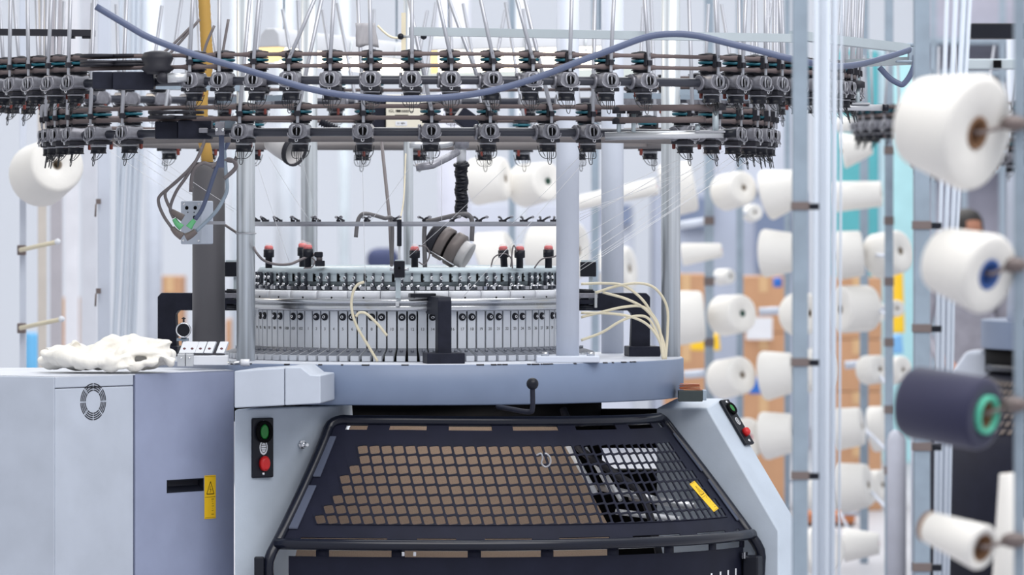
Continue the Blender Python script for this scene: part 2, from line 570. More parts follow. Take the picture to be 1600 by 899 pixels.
# warning sticker on the slope, aligned with the edge
ps = gp(0.66, RAD(64.5), .0035); e1 = (gp(0.80, RAD(65.2), .0035) - gp(0.52, RAD(63.8), .0035)).normalized(); e2 = (gp(0.66, RAD(66), .0035) - ps).normalized()
e2 = (e2 - e1 * e2.dot(e1)).normalized(); en = e2.cross(e1)
if en.y > 0: en = -en


def sticker(o, ex, ey, w, h, parent, n):
    q = lambda a, b, d=0: o + ex * a * w / 2 + ey * b * h / 2 + n * d
    st = MB().prism([q(-1, -1), q(1, -1), q(1, 1), q(-1, 1)], n * 0.0006).build('warning_sticker', M_ybox, parent)
    st['label'] = 'yellow warning sticker with a triangle'
    g = MB()

    def line(a, b, t):
        A, B = q(*a, .0009), q(*b, .0009); d = (B - A).normalized(); s_ = d.cross(n) * t / 2
        g.add([A - s_, B - s_, B + s_, A + s_], [(0, 1, 2, 3), (3, 2, 1, 0)])
    T = [(0.05, .72), (.66, .14), (-.62, .14)]
    for i in range(3): line(T[i], T[(i + 1) % 3], 0.0022)
    line((.1, .52), (-.12, .36), .0016); line((-.12, .36), (.16, .36), .0016); line((.16, .36), (-.02, .2), .0016)
    line((-.9, 0), (.9, 0), .001)
    line((.2, -.1), (.65, -.1), .0016); line((.2, -.8), (.65, -.8), .0016)
    for k in range(5): line((.25 + .1 * (k % 2), -.2 - .11 * k), (.45 + .1 * (k % 3), -.2 - .11 * k), .001)
    for a, b in (((-.92, .95), (.92, .95)), ((-.92, -.95), (.92, -.95))): line(a, b, .0008)
    g.build('sticker_print', M_print, st)


sticker(ps, e2, -e1, 0.056, 0.112, G, en)
# white fragments of large lettering at the bottom of the apron: only the tops of the strokes reach the frame
mb = MB()
for px in (1112, 1126, 1138, 1150):
    a = az_px(px, 1.092); mb.revolve([(1.091, 0.36 + DZ), (1.092, 0.36 + DZ), (1.092, Z(895, 15.45) + (px - 1112) * .00012), (1.091, Z(895, 15.45) + (px - 1112) * .00012)], a - .004, a + .0045, 2)
mb.build('white_lettering', M_wblock, G)
# small bright screws of the lower hinge
for px in (630, 648):
    MB().box(W(px, 866, 14.9), (.008, .01, .012)).build('hinge_screw', M_chrome, G)

# small hook hung in the guard mesh
hk = [W(x, y, 14.98) for x, y in ((838, 712), (845, 709), (848, 716), (846, 724), (852, 730), (859, 726), (860, 717), (855, 710), (851, 709))]
tag(MB().tube(crom(hk, 5), 0.0026, 8).build('wire_hook', M_claw), 'small white wire hook hung in the mesh of the black guard', 'hook')
# lever with a ball knob in front of the table rim
LV = thing('ball_lever', 'black ball-topped lever rising over the guard in front of the table rim', 'lever', W(832, 640, 14.9))
MB().tube(crom([W(778, 636, 15.1), W(800, 640, 14.95), W(826, 644, 14.88), W(832, 638, 14.87), W(832, 604, 14.87)], 6), 0.0075, 10).build('lever_rod', M_dark2, LV)
MB().ball(W(832, 600, 14.87), 0.0178, 18).build('ball_knob', M_black, LV)

# ---- inside the base
tag(MB().prism([W(500, 630, 15.75), W(850, 630, 15.75), W(955, 830, 15.75), W(955, 900, 15.75), W(440, 900, 15.75)], (0, 0.012, 0)).build('fabric_sheet', M_tan), 'tan speckled cloth sheet hanging inside the machine behind the guard mesh', 'cloth')
TD = thing('takedown_unit', 'black and silver fabric take-down frame inside the machine behind the guard', 'machine frame', pol(0.3, RAD(60), 0))
mb = MB()
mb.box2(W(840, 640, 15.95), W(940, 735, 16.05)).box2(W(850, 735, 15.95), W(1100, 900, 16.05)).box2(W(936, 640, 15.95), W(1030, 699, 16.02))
mb.build('shade_panel', M_core, TD)  # added black panels that darken the interior seen through the mesh
mb = MB()
mb.tube([W(930, 760, 15.6), W(1020, 780, 15.5)], 0.011, 10).tube([W(985, 776, 15.6), W(1085, 792, 15.5)], 0.013, 10)
mb.build('roller', M_alu, TD)
for a, b, r in (((884, 690), (930, 772), .010), ((915, 700), (955, 770), .006), ((948, 745), (970, 782), .007), ((962, 800), (1062, 812), .009)):
    MB().tube([W(*a, 15.55), W(*b, 15.5)], r, 8).build('guide_rod', M_wblock, TD)
MB().tube(crom([W(880, 640, 15.6), W(905, 700, 15.5), W(960, 740, 15.45), W(1010, 790, 15.4), (X(1050, 15.4), -0.6, 0.3 + DZ)], 6), 0.012, 10).build('air_hose', M_dark, TD)

# added fill bar, no known lamp, brightens the cloth from behind the guard rim
WL = thing('work_light', 'slim added fill light behind the upper rim of the guard, shining on the speckled cloth', 'lamp', W(700, 680, 15.38))
MB().box2(W(545, 688, 15.36), W(880, 674, 15.36) + Vector((0, .02, 0))).build('light_bar', M_black, WL, bevel=.002)
MB().box2(W(550, 686, 15.381), W(875, 676, 15.381) + Vector((0, .002, 0))).build('diffuser', mat('lit strip', (255, 250, 240), .5, emit=(255, 248, 240), es=20.0), WL)

# ================================================================== columns on the table
C = lambda px, py, Y: W(px, py, Y)


def column(name, label, px, Y, w, m, top=2.62, plate=None, grp=None):
    x = X(px, Y); r = L(w, Y) / 2
    t = thing(name, label, 'column', (x, Y - CAMD, ZT))
    mb = MB().lathe([(r, ZT), (r, top)], 28, Matrix.Translation((x, Y - CAMD, 0)))
    mb.build('shaft', m, t)
    if plate:
        pw, ph = plate
        MB().box((x, Y - CAMD, ZT + ph / 2), (pw, pw * .9, ph)).build('base_plate', m, t, bevel=0.004)
        for sx in (-1, 1):
            MB().lathe([(.012, ZT + ph), (.012, ZT + ph + .012)], 6, Matrix.Translation((x + sx * pw * .36, Y - CAMD - pw * .3, 0))).build('bolt', M_steel, t)
    return t


c1 = column('steel_column', 'galvanised steel column rising from the table beside the dark grey post', 384, 15.55, 29, M_galv)
tie = W(384, 365, 15.55)
MB().tube([tie + Vector((.031 * cos(a), .031 * sin(a), 0)) for a in [2 * pi * i / 20 for i in range(20)]], .002, 6, True).build('cable_tie', M_claw, c1)
column('white_column', 'white painted column on a bolted base plate in front of the cylinder', 887, 15.42, 36, M_white, plate=(0.19, 0.020))
column('white_column', 'white painted column standing behind the black bracket', 957, 16.45, 35, M_white)
column('steel_column', 'galvanised steel column beside the bundle of cream hoses', 1048, 16.05, 30, M_galv)
column('steel_column', 'galvanised steel column behind the twin indicator lamps', 483, 16.6, 26, M_galv)
column('steel_column', 'thin steel column behind the middle of the cylinder', 638, 16.62, 15, M_galv)
# bolts and clamp details
# dark grey post
PT = thing('cable_post', 'thick dark grey plastic cable post standing behind the junction box', 'post', W(326, 560, 15.62))
px0, pr = X(326, 15.62), L(51, 15.62) / 2
prof2 = [(pr, Z(560, 15.62)), (pr, Z(268, 15.62)), (pr * .96, Z(262, 15.62)), (pr * .86, Z(258, 15.62)), (pr * .5, Z(257, 15.62))]
MB().lathe(prof2, 28, Matrix.Translation((px0, 15.62 - CAMD, 0))).build('shaft', M_post, PT)
MB().tube([Vector((px0 + pr * .72 * cos(a), 15.62 - CAMD + pr * .72 * sin(a), Z(256, 15.62))) for a in [2 * pi * i / 24 for i in range(24)]], .005, 8, True).build('cap_rim', M_dark, PT)

# ochre hose rising from the post
hp = [W(325, 262, 15.62), W(322, 235, 15.62), W(317, 210, 15.62), W(316, 150, 15.62), W(324, 100, 15.62), W(322, 60, 15.62), W(318, -20, 15.62)]
pts = crom(hp, 14)
tag(MB().tube(pts, .0175, 14, rs=[.0175 + .0011 * (i % 2) for i in range(len(pts))]).build('corrugated_hose', M_yel), 'ochre corrugated hose rising out of the dark grey post', 'hose')
# ================================================================== knitting cylinder
CY = thing('knitting_cylinder', 'round knitting cylinder with numbered grey cam segments on the table', 'knitting cylinder', (0, 0, ZT))
PITCH = 2 * pi / 102
zs1, zs2, zs3 = Z(486, 15.5), Z(545, 15.5), Z(557, 15.42)
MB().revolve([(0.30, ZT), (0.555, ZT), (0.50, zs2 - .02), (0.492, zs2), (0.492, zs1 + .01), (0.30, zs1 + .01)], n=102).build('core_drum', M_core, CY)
def seg_mesh():
    hw = PITCH * .5 * 0.40 / .5
    w = 0.0265
    pr_ = [Vector((0, -0.494, zs1)), Vector((0, -0.502, zs1)), Vector((0, -0.502, zs2)), Vector((0, -0.578, zs3)), Vector((0, -0.578, ZT + .001)), Vector((0, -0.56, ZT + .001)), Vector((0, -0.494, zs2 - .004))]
    return MB().prism([p + Vector((-w / 2, 0, 0)) for p in pr_], (w, 0, 0))
def rot_copy(o, a, parent):
    c = o.copy(); COL.objects.link(c); c.parent = parent
    c.matrix_local = Matrix.Rotation(a, 4, 'Z') @ o.matrix_local
    return c
# masters are modelled round the machine axis so a copy only has to be turned
o = ORG[CY.name]
seg0 = seg_mesh().build('cam_segment', M_seg, CY, bevel=0.0012, seg=1)
# the parent sits on the axis, so a local turn about Z is a turn about the machine axis
f0 = MB().prism([Vector((-.0128, -.5035, zs2 + .0002)), Vector((.0128, -.5035, zs2 + .0002)), Vector((.0128, -.576, zs3 + .0010)), Vector((-.0128, -.576, zs3 + .0010))], (0, 0, .0008)).lathe([(.005, zs2 - .010), (.005, zs2 - .002), (.002, zs2 - .002)], 8, Matrix.Translation((0, -.538, 0))).build('foot_facet', M_segt, seg0)
kM = Matrix.Translation((0, -.502, Z(496, 15.5))) @ facing(0)
k0 = MB().lathe([(.0112, 0), (.0112, .003), (.009, .004)], 16, kM).lathe([(.0045, .004), (.0045, .0045)], 12, kM).build('adjusting_knob', M_black, seg0)
k1 = MB().lathe([(.0048, .004), (.0048, .008), (.0028, .0082), (.0028, .006)], 12, kM, True, True, False).build('knob_screw', M_chrome, seg0)
n_lo, n_hi = -13, 36
first = True
segs = []
for n in range(n_lo, n_hi + 1):
    a = (n - 11.42) * PITCH
    if first:
        s = seg0
        s.matrix_local = Matrix.Rotation(a, 4, 'Z')
        kn = [f0, k0, k1]; first = False
        if n % 3 == 1:
            pass  # added warm sun from the back left, tints that side; no known window
    else:
        s = seg0.copy(); COL.objects.link(s); s.parent = CY
        s.matrix_local = Matrix.Rotation(a, 4, 'Z')
        for ch in ([f0, k0, k1] if n % 3 != 1 else [f0]):
            d = ch.copy(); COL.objects.link(d); d.parent = s
    ORG[s.name] = ORG[CY.name]
    num = n if n >= 1 else n + 102
    if -82 < math.degrees(a) < 82:
        t_ = text('segment_number', str(num), 0.0125, M_print, s, Matrix.Translation((0, -.5024, Z(515, 15.5))) @ facing(0))
        t_.scale = (1.0, 1.0, 1.0)
# stainless bands, cover blocks, plates
MB().revolve([(0.48, Z(487, 15.48)), (0.522, Z(487, 15.48)), (0.526, Z(484, 15.48)), (0.526, Z(475, 15.48)), (0.48, Z(475, 15.48))], n=128).build('lower_band', M_steel, CY)
MB().revolve([(0.48, Z(475, 15.48)), (0.536, Z(475, 15.48)), (0.536, Z(467, 15.48)), (0.48, Z(467, 15.48))], n=128).build('upper_band', M_steel, CY)
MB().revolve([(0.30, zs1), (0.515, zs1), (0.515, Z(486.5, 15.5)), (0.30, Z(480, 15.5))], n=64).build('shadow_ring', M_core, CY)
zb0, zb1 = Z(467, 15.48), Z(455, 15.48)
PB = 2 * pi / 32
blk = MB().revolve([(0.47, zb0), (0.530, zb0), (0.530, zb1 - .004), (0.524, zb1), (0.47, zb1)], -PB / 2 + .0022, PB / 2 - .0022, 6).build('cover_block', M_wblock, CY)
nt_ = MB().revolve([(0.525, zb0), (0.5308, zb0), (0.5308, zb0 + .005), (0.525, zb0 + .005)], -.005, .005, 2).build('notch', M_core, blk)
for i in range(-7, 9):
    a = i * PB - 0.05
    if i == -7: blk.rotation_euler.z = a; continue
    c = blk.copy(); COL.objects.link(c); c.rotation_euler.z = a
    d = nt_.copy(); COL.objects.link(d); d.parent = c
zm0, zm1 = Z(454, 15.5), Z(428, 15.52)
MB().revolve([(0.30, zm0 - .01), (0.452, zm0 - .01), (0.452, zm1), (0.30, zm1)], n=102).build('inner_drum', M_mech, CY)
zmm = Z(441, 15.5)
PP = PITCH * 3
pl0 = MB().revolve([(0.45, zmm), (0.474, zmm), (0.474, zm1 + .002), (0.45, zm1 + .002)], -PP / 2 + .004, PP / 2 - .004, 3, smooth=False).build('cover_plate', M_mech, CY, bevel=.0008, seg=1)
for i in range(-7, 9):
    a = (1 + 3 * i - 11.42) * PITCH + PP / 2 + PP * 3 + 0.006
    if a < -1.45 or a > 1.45: pass
    if i == -7: pl0.rotation_euler.z = a; continue
    c = pl0.copy(); COL.objects.link(c); c.rotation_euler.z = a
# stitch bracket with two screws on every numbered pair
b0 = MB().box((0, -.478, (zm0 + zm1) / 2 + .001), (.0055, .010, zm1 - zm0 + .002)).box((0.004, -.49, zm0 + .006), (.012, .02, .010)).tube([(-.004, -.486, zm0 + .014), (.010, -.498, zm0 + .004), (.014, -.500, zm0 + .001)], .0016, 6).build('stitch_bracket', M_brk, CY)
sc0 = MB()
for dx, zz in ((-.001, Z(435, 15.5)), (-.002, Z(446, 15.5))):
    m_ = Matrix.Translation((dx, -.484, zz)) @ facing(0)
    sc0.lathe([(.0052, 0), (.0052, .007), (.003, .0075), (.003, .004)], 12, m_, True, True, False)
sc0.box((-.011, -.488, zm0 + .0065), (.012, .012, .010)).lathe([(.006, 0), (.006, .014)], 10, Matrix.Translation((.010, -.482, zm0 + .008)) @ Matrix.Rotation(1.3, 4, 'Y'))
sc0 = sc0.build('screw', M_chrome, b0)
ff = True
for n in range(-12, 36):
    a = (n - 11.42) * PITCH
    if n % 3 == 1: continue
    if ff: b0.rotation_euler.z = a; ff = False; continue
    c = b0.copy(); COL.objects.link(c); c.rotation_euler.z = a
    d = sc0.copy(); COL.objects.link(d); d.parent = c
# small dark slots and clips between pairs
sl0 = MB().box((0, -.4755, zm1 - .012), (.005, .004, .026)).box((0.006, -.476, zm1 - .010), (.0035, .004, .0035)).box((0.006, -.476, zm1 - .022), (.0035, .004, .0035)).build('slot_clip', M_core, CY)
w0 = MB().box((0, -.488, zm0 + .006), (.018, .014, .011)).build('yarn_carrier_block', M_claw, CY, bevel=.001, seg=1)
for k, n in enumerate(range(-11, 36, 3)):
    a = (n - 11.42) * PITCH
    for m_ in (sl0, w0):
        if k == 0: m_.rotation_euler.z = a; continue
        c = m_.copy(); COL.objects.link(c); c.rotation_euler.z = a
# dial plate on top
zd = Z(418, 15.54)
MB().revolve([(0.20, zm1 - .02), (0.478, zm1 - .001), (0.468, zd - .004), (0.462, zd), (0.452, zd), (0.448, zd - .006), (0.20, zd - .006)], n=128).build('dial_plate', M_mech, CY)
MB().revolve([(0.20, zd - .007), (0.446, zd - .007), (0.446, zd - .004), (0.20, zd - .004)], n=96).build('dial_top', M_galv, CY)

# ---- guide ring with dark eyelet clips
GRz, GRR = Z(350, 15.52), 0.482
GR = thing('guide_ring', 'thin steel yarn guide ring with dark eyelet clips above the cylinder', 'guide ring', (0, 0, GRz))
MB().revolve([(GRR - .004, GRz - .0075), (GRR + .002, GRz - .0075), (GRR + .005, GRz - .001), (GRR + .005, GRz + .0065), (GRR - .004, GRz + .0065)], n=128, smooth=False).build('ring_bar', mat('grey guide bar', (158, 160, 168), .35, .5), GR)
e0 = MB().box((0, -GRR, GRz + .008), (.009, .009, .010)).tube([(-.004, -GRR - .002, GRz + .009), (.005, -GRR - .01, GRz + .017), (.015, -GRR - .014, GRz + .021)], .0032, 7).build('eyelet_clip', M_dark, GR)
e1_ = MB().tube([Vector((.016, -GRR - .015, GRz + .021)) + Vector((.005 * cos(a), 0, .0025 * sin(a))) for a in [2 * pi * i / 10 for i in range(10)]], .002, 5, True).build('eyelet', M_house, e0)
for i in range(34):
    a = 2 * pi * i / 34 + 0.11
    if i == 0: e0.rotation_euler.z = a; continue
    c = e0.copy(); COL.objects.link(c); c.rotation_euler.z = a
    d = e1_.copy(); COL.objects.link(d); d.parent = c
# ring support post with black block and blade
p = W(624, 345, 15.49)
MB().box((p.x, p.y, (Z(345, 15.49) + Z(412, 15.49)) / 2), (.007, .007, Z(345, 15.49) - Z(412, 15.49))).build('support_rod', M_alu, GR)
MB().box((p.x, p.y - .004, Z(364, 15.48)), (.014, .014, L(42, 15.48))).build('rod_sleeve', M_black, GR, bevel=.002)
SB = thing('sensor_block', 'black sensor block on a flat steel blade in front of the cylinder', 'sensor', W(623, 480, 15.44))
MB().box(W(624, 421, 15.44), (L(17, 15.44), .03, L(26, 15.44))).build('housing', M_black, SB, bevel=.002)
MB().box((X(622, 15.45), 15.45 - CAMD, (Z(433, 15.45) + Z(466, 15.45)) / 2), (L(8, 15.45), .004, L(34, 15.45))).build('blade', M_mech, SB)
MB().box(W(621, 476, 15.46), (L(6, 15.4), .012, L(7, 15.4))).build('foot_pin', M_alu, SB, bevel=.001)
MB().lathe([(.004, 0), (.004, .002)], 12, Matrix.Translation(W(624, 419, 15.44) + Vector((0, -.015, 0))) @ facing(0)).build('lens', M_core, SB)
MB().box(W(624, 409, 15.44), (L(13, 15.4), .02, L(6, 15.4))).build('cap', M_mech, SB, bevel=.001)
MB().tube([W(609, 421, 15.44), W(639, 421, 15.44)], .004, 8).build('cross_pin', M_chrome, SB)

# ---- indicator lamps on the dial
LAMPL = {420: 'signal lamp nearest the steel column, behind the sagging grey cable', 481: 'front one of two overlapping red-topped signal lamps beside the cable plug', 473: 'rear one of two overlapping red-topped signal lamps beside the cable plug',
         648: 'signal lamp standing beside the sensor block on the dial plate', 788: 'tilted signal lamp with a wire loop', 812: 'upright signal lamp beside the tilted one with the wire loop', 857: 'signal lamp close to the front white column'}


def lamp(px, Y, ybot, ytop, tilt=0, wire=None):
    x = X(px, Y); zb = zd - .004
    h = L(ybot - ytop, Y)
    t = thing('signal_lamp', LAMPL[px].replace('signal lamp', 'black signal lamp with a red dome') if px not in (481, 473) else LAMPL[px], 'signal lamp', (x, Y - CAMD, zb), 'red-domed signal lamps on the dial', local=True, rot=(0, tilt, 0))
    r = L(8.3, Y)
    MB().lathe([(r * .66, 0), (r * .66, h * .42), (r, h * .44), (r, h * .74)], 20).build('lamp_body', M_black, t)
    MB().lathe([(r * .84, h * .745), (r * .82, h * .86), (r * .5, h * .91)], 20).build('red_insert', M_lampred, t)
    MB().lathe([(r * .9, h * .74), (r * .84, h * .85), (r * .68, h * .95), (r * .4, h * 1.0), (r * .05, h * 1.01)], 20).build('clear_dome', M_clear, t)
    if wire:
        MB().tube(crom([Vector(q) for q in wire], 6), .0022, 6).build('wire_loop', M_gcable, t)
    return t


lamp(420, 15.72, 420, 381)
lamp(481, 15.60, 420, 379, 0, [(.012, -.01, .034), (.022, -.012, .022), (.012, -.014, .004), (-.012, -.014, .001)])
lamp(473, 15.95, 420, 378)
lamp(648, 15.60, 420, 382, 0, [(.012, -.01, .07), (.036, -.012, .065), (.045, -.012, .04), (.03, -.012, .012), (.012, -.01, .02)])
lamp(788, 15.72, 420, 382, -0.06, [(-.042, -.015, .0), (-.030, -.015, .034), (0, -.015, .045), (.022, -.015, .03), (.02, -.015, .002)])
lamp(812, 15.66, 420, 382, 0, [(-.008, -.015, .05), (-.018, -.015, .07), (-.024, -.015, .04), (-.022, -.015, .0)])
lamp(857, 15.70, 420, 381, 0, [(-.044, -.015, .0), (-.02, -.015, .028), (.02, -.015, .036), (.03, -.015, .05)])

# cable with elbow plug on the dial
EP = thing('elbow_plug', 'black right-angle cable plug with grey cable standing on the dial plate', 'plug', W(498, 418, 15.6))
MB().box(W(500, 412, 15.6), (L(15, 15.6), L(15, 15.6), L(9, 15.6))).build('socket', M_black, EP, bevel=.002)
MB().lathe([(.0092, 0), (.0092, .026)], 16, Matrix.Translation(W(499, 408, 15.6))).build('collar', M_gcable, EP)
MB().box(W(498, 398, 15.6), (L(13, 15.6), L(13, 15.6), L(9, 15.6))).build('elbow', M_black, EP, bevel=.004)
MB().tube(crom([W(493, 398, 15.6), W(486, 399, 15.6), W(470, 406, 15.58), W(452, 413, 15.55), W(430, 413, 15.52), W(412, 407, 15.5), W(400, 394, 15.5), W(390, 378, 15.6), W(352, 352, 15.7)], 8), .0042, 8).build('cable', M_gcable, EP)

# bent dark lever rods and slim rods above the dial
tag(MB().tube(crom([W(556, 371, 15.62), W(558, 352, 15.62), W(562, 339, 15.62), W(572, 334, 15.62), W(600, 341, 15.66), W(612, 346, 15.7), W(612, 412, 15.72)], 6), .0062, 10).build('bent_handle', M_post), 'bent dark handle rod hooked over the guide ring', 'handle', )
tag(MB().tube(crom([W(737, 377, 15.62), W(738, 350, 15.62), W(734, 338, 15.62), W(722, 335, 15.62), W(680, 344, 15.66), W(664, 352, 15.7), W(664, 418, 15.72)], 6), .0072, 10).build('bent_handle', M_post), 'bent dark handle rod arching over the tilted blower head', 'handle')
tag(MB().tube([W(594, 200, 15.9), W(609, 345, 15.8), W(612, 416, 15.75)], .0052, 8).build('slim_rod', M_gcable), 'slim slanting grey rod dropping from the lower feeder ring to the dial', 'rod')
tag(MB().tube(crom([W(634, 240, 15.8), W(631, 310, 15.75), W(626, 340, 15.7), W(624, 360, 15.55)], 5), .0024, 6).build('thin_hose', M_cream), 'thin cream hose running down behind the ring support rod', 'hose')

# ---- blower on an articulated arm
BL = thing('blower_head', 'tilted brown grey blower head with a frosted nozzle hung on a ribbed black hose', 'blower', W(720, 240, 15.75))
Yb = 15.75
MB().tube([W(721, 214, Yb), W(721, 262, Yb)], L(7.5, Yb), 16).build('arm_tube', M_alu, BL)
pts = [W(721 + .6 * sin(i), 256 + i * 1.12, Yb) for i in range(74)]
MB().tube(pts, .02, 16, rs=[L(9.6 + 1.5 * sin(i * 1.25), Yb) for i in range(74)]).build('ribbed_hose', M_black, BL)
MB().tube([W(721, 258, Yb) + Vector((L(10, Yb) * cos(a), L(10, Yb) * sin(a), .004 * sin(a))) for a in [2 * pi * i / 20 for i in range(20)]], .006, 8, True).build('hose_collar', M_black, BL)
ax = (W(735, 402, Yb - .03) - W(672, 366, Yb)).normalized()
Mx = Matrix.Translation(W(672, 368, Yb)) @ align(ax)
u = L(1, Yb)
MB().lathe([(20 * u, 0), (25 * u, 4 * u), (25 * u, 16 * u), (22 * u, 18 * u)], 28, Mx).build('motor_cap', M_dark, BL)
MB().lathe([(24 * u, 18 * u), (27 * u, 20 * u), (27 * u, 33 * u), (24 * u, 34 * u)], 28, Mx).build('motor_band', M_device, BL)
MB().lathe([(22 * u, 34 * u), (22 * u, 38 * u)], 28, Mx).build('motor_gap', M_core, BL)
MB().lathe([(26 * u, 38 * u), (28 * u, 40 * u), (28 * u, 54 * u), (25 * u, 56 * u)], 28, Mx).build('motor_band', M_device, BL)
MB().lathe([(22 * u, 56 * u), (21 * u, 64 * u), (23 * u, 70 * u), (21 * u, 70 * u), (17 * u, 58 * u)], 28, Mx, True, False, False).build('nozzle', M_nozzle, BL)
MB().tube([Mx @ Vector((-22 * u, -18 * u, 16 * u)), Mx @ Vector((-22 * u, -19 * u, 60 * u))], .0025, 6).build('clamp_wire', M_chrome, BL)
MB().tube(crom([W(640, 226, 15.75), W(690, 226, 15.75), W(708, 222, 15.75)], 5), L(6, Yb), 14).build('arm_bar', M_alu, BL)
MB().lathe([(L(12, Yb), 0), (L(12, Yb), L(22, Yb))], 20, Matrix.Translation(W(721, 232, Yb))).build('arm_joint', M_house, BL)
MB().tube([W(650, 262, 15.6), W(676, 258, 15.6), W(700, 246, 15.65), W(714, 238, 15.7)], L(6, Yb), 12).build('lower_arm', M_house, BL)

# ---- black brackets that hold the cylinder (three round the machine)
def bracket(az, label, dr=0.0):
    t = thing('cylinder_bracket', label, 'bracket', pol(.72 + dr, az, ZT), 'black brackets holding the cylinder', local=True, rot=(0, 0, az))
    b = -0.72
    pz = lambda r, z: Vector((-.0205, -r - b, z - ZT))
    z1 = Z(464, 15.27); z2 = z1 - .055
    poly = [pz(.50, z1), pz(.745, z1), pz(.757, z1 - .012), pz(.757, ZT + .03), pz(.757, ZT + .012), pz(.695, ZT + .012), pz(.70, z2 - .012), pz(.69, z2), pz(.50, z2)]
    MB().prism(poly, (.041, 0, 0)).build('upright', M_dark2, t, bevel=.003)
    MB().box((0, -.735 - b, .016), (.114, .10, .032)).build('foot', M_dark2, t, bevel=.003)
    MB().box((-.04, -.56 - b, z1 - ZT + .002), (.078, .05, .012)).build('top_plate', M_black, t, bevel=.002)
    return t


bracket(az_px(695, .757), 'black bracket with a broad foot in front of the numbered segments')
bracket(RAD(97), 'black bracket beside the cream hoses behind the white column')
bracket(RAD(-99), 'black bracket arching beside the round dial gauge behind the cabinet', .045)
# square black boxes on steel stems at both flanks of the cylinder
for px, lab in ((917, 'small black switch box on a steel stem beside the white column'), (362, 'small black switch box on a steel stem behind the dark grey post')):
    sb = thing('switch_box', lab, 'switch box', W(px, 478, 16.0))
    MB().box(W(px + 2, 421, 16.0), (L(25, 16), .04, L(23, 16))).build('housing', M_black, sb, bevel=.002)
    MB().box((X(px + 6, 16.0), 0, (Z(433, 16) + Z(480, 16)) / 2), (L(6, 16), .012, L(47, 16))).build('stem', M_mech, sb)
    MB().box(W(px + 2, 408, 16.0), (L(22, 16), .03, .006)).build('lid', M_mech, sb)
# clamp fittings at the flanks
for px, lab in ((915, 'steel clamp fitting with black hose couplings at the flank of the cylinder'), (364, 'steel clamp fitting at the cylinder flank behind the dark grey post')):
    cf = thing('clamp_fitting', lab, 'clamp', W(px, 480, 15.98))
    MB().box(W(px, 462, 15.98), (L(38, 16), .05, L(8, 16))).build('upper_jaw', M_house, cf, bevel=.002)
    MB().box(W(px + 2, 472, 15.98), (L(34, 16), .045, L(7, 16))).build('lower_jaw', M_dark2, cf, bevel=.002)
    MB().box(W(px + 16, 468, 15.96), (L(4, 16), .03, L(26, 16))).build('strap', M_steel, cf)
    for dy in (455, 479): MB().tube([W(px - 10, dy, 15.97), W(px + 12, dy + 1, 15.97)], .007, 10).build('coupling', M_black, cf)

# ---- cream air hoses
HB = [([(908, 444), (945, 443), (975, 447), (1005, 470), (1025, 505), (1038, 540), (1037, 562)], 'upper cream air hose arching from behind the white column'),
      ([(930, 458), (965, 447), (1000, 443), (1025, 452), (1042, 480), (1043, 520), (1040, 562)], 'thick cream air hose arching highest beside the steel column'),
      ([(942, 457), (980, 468), (1010, 485), (1030, 515), (1036, 562)], 'cream air hose sloping from the black coupling to the table'),
      ([(908, 496), (940, 488), (975, 480), (1005, 480), (1025, 500), (1034, 530), (1038, 562)], 'cream air hose with a shallow arch under the black couplings'),
      ([(908, 489), (950, 490), (985, 495), (1012, 508), (1030, 532), (1036, 562)], 'nearly straight cream air hose crossing the black bracket'),
      ([(908, 532), (940, 520), (970, 502), (995, 494), (1015, 500), (1032, 535), (1039, 562)], 'lowest cream air hose starting near the foot of the white column')]
for pts_, lab in HB:
    tag(MB().tube(crom([W(x, y, 15.72 + .001 * i) for i, (x, y) in enumerate(pts_)], 8), .0042, 8).build('air_hose', M_cream), lab, 'hose', 'cream air hoses')
for pts_, lab in (([(569, 441), (559, 445), (552, 456), (549, 475), (552, 495), (560, 515), (575, 540), (590, 565)], 'cream air hose looping down in front of the numbered segments'),
                  ([(556, 495), (562, 489), (573, 491), (590, 507), (605, 525)], 'short cream air hose ending on a numbered segment')):
    tag(MB().tube(crom([W(x, y, 15.4) for x, y in pts_], 8), .0042, 8).build('air_hose', M_cream), lab, 'hose', 'cream air hoses')
# ================================================================== feeder rings and yarn feeders
RU, RL = 1.36, 1.10
ZU, ZL = Z(125, CAMD - RU), Z(206, CAMD - RL)


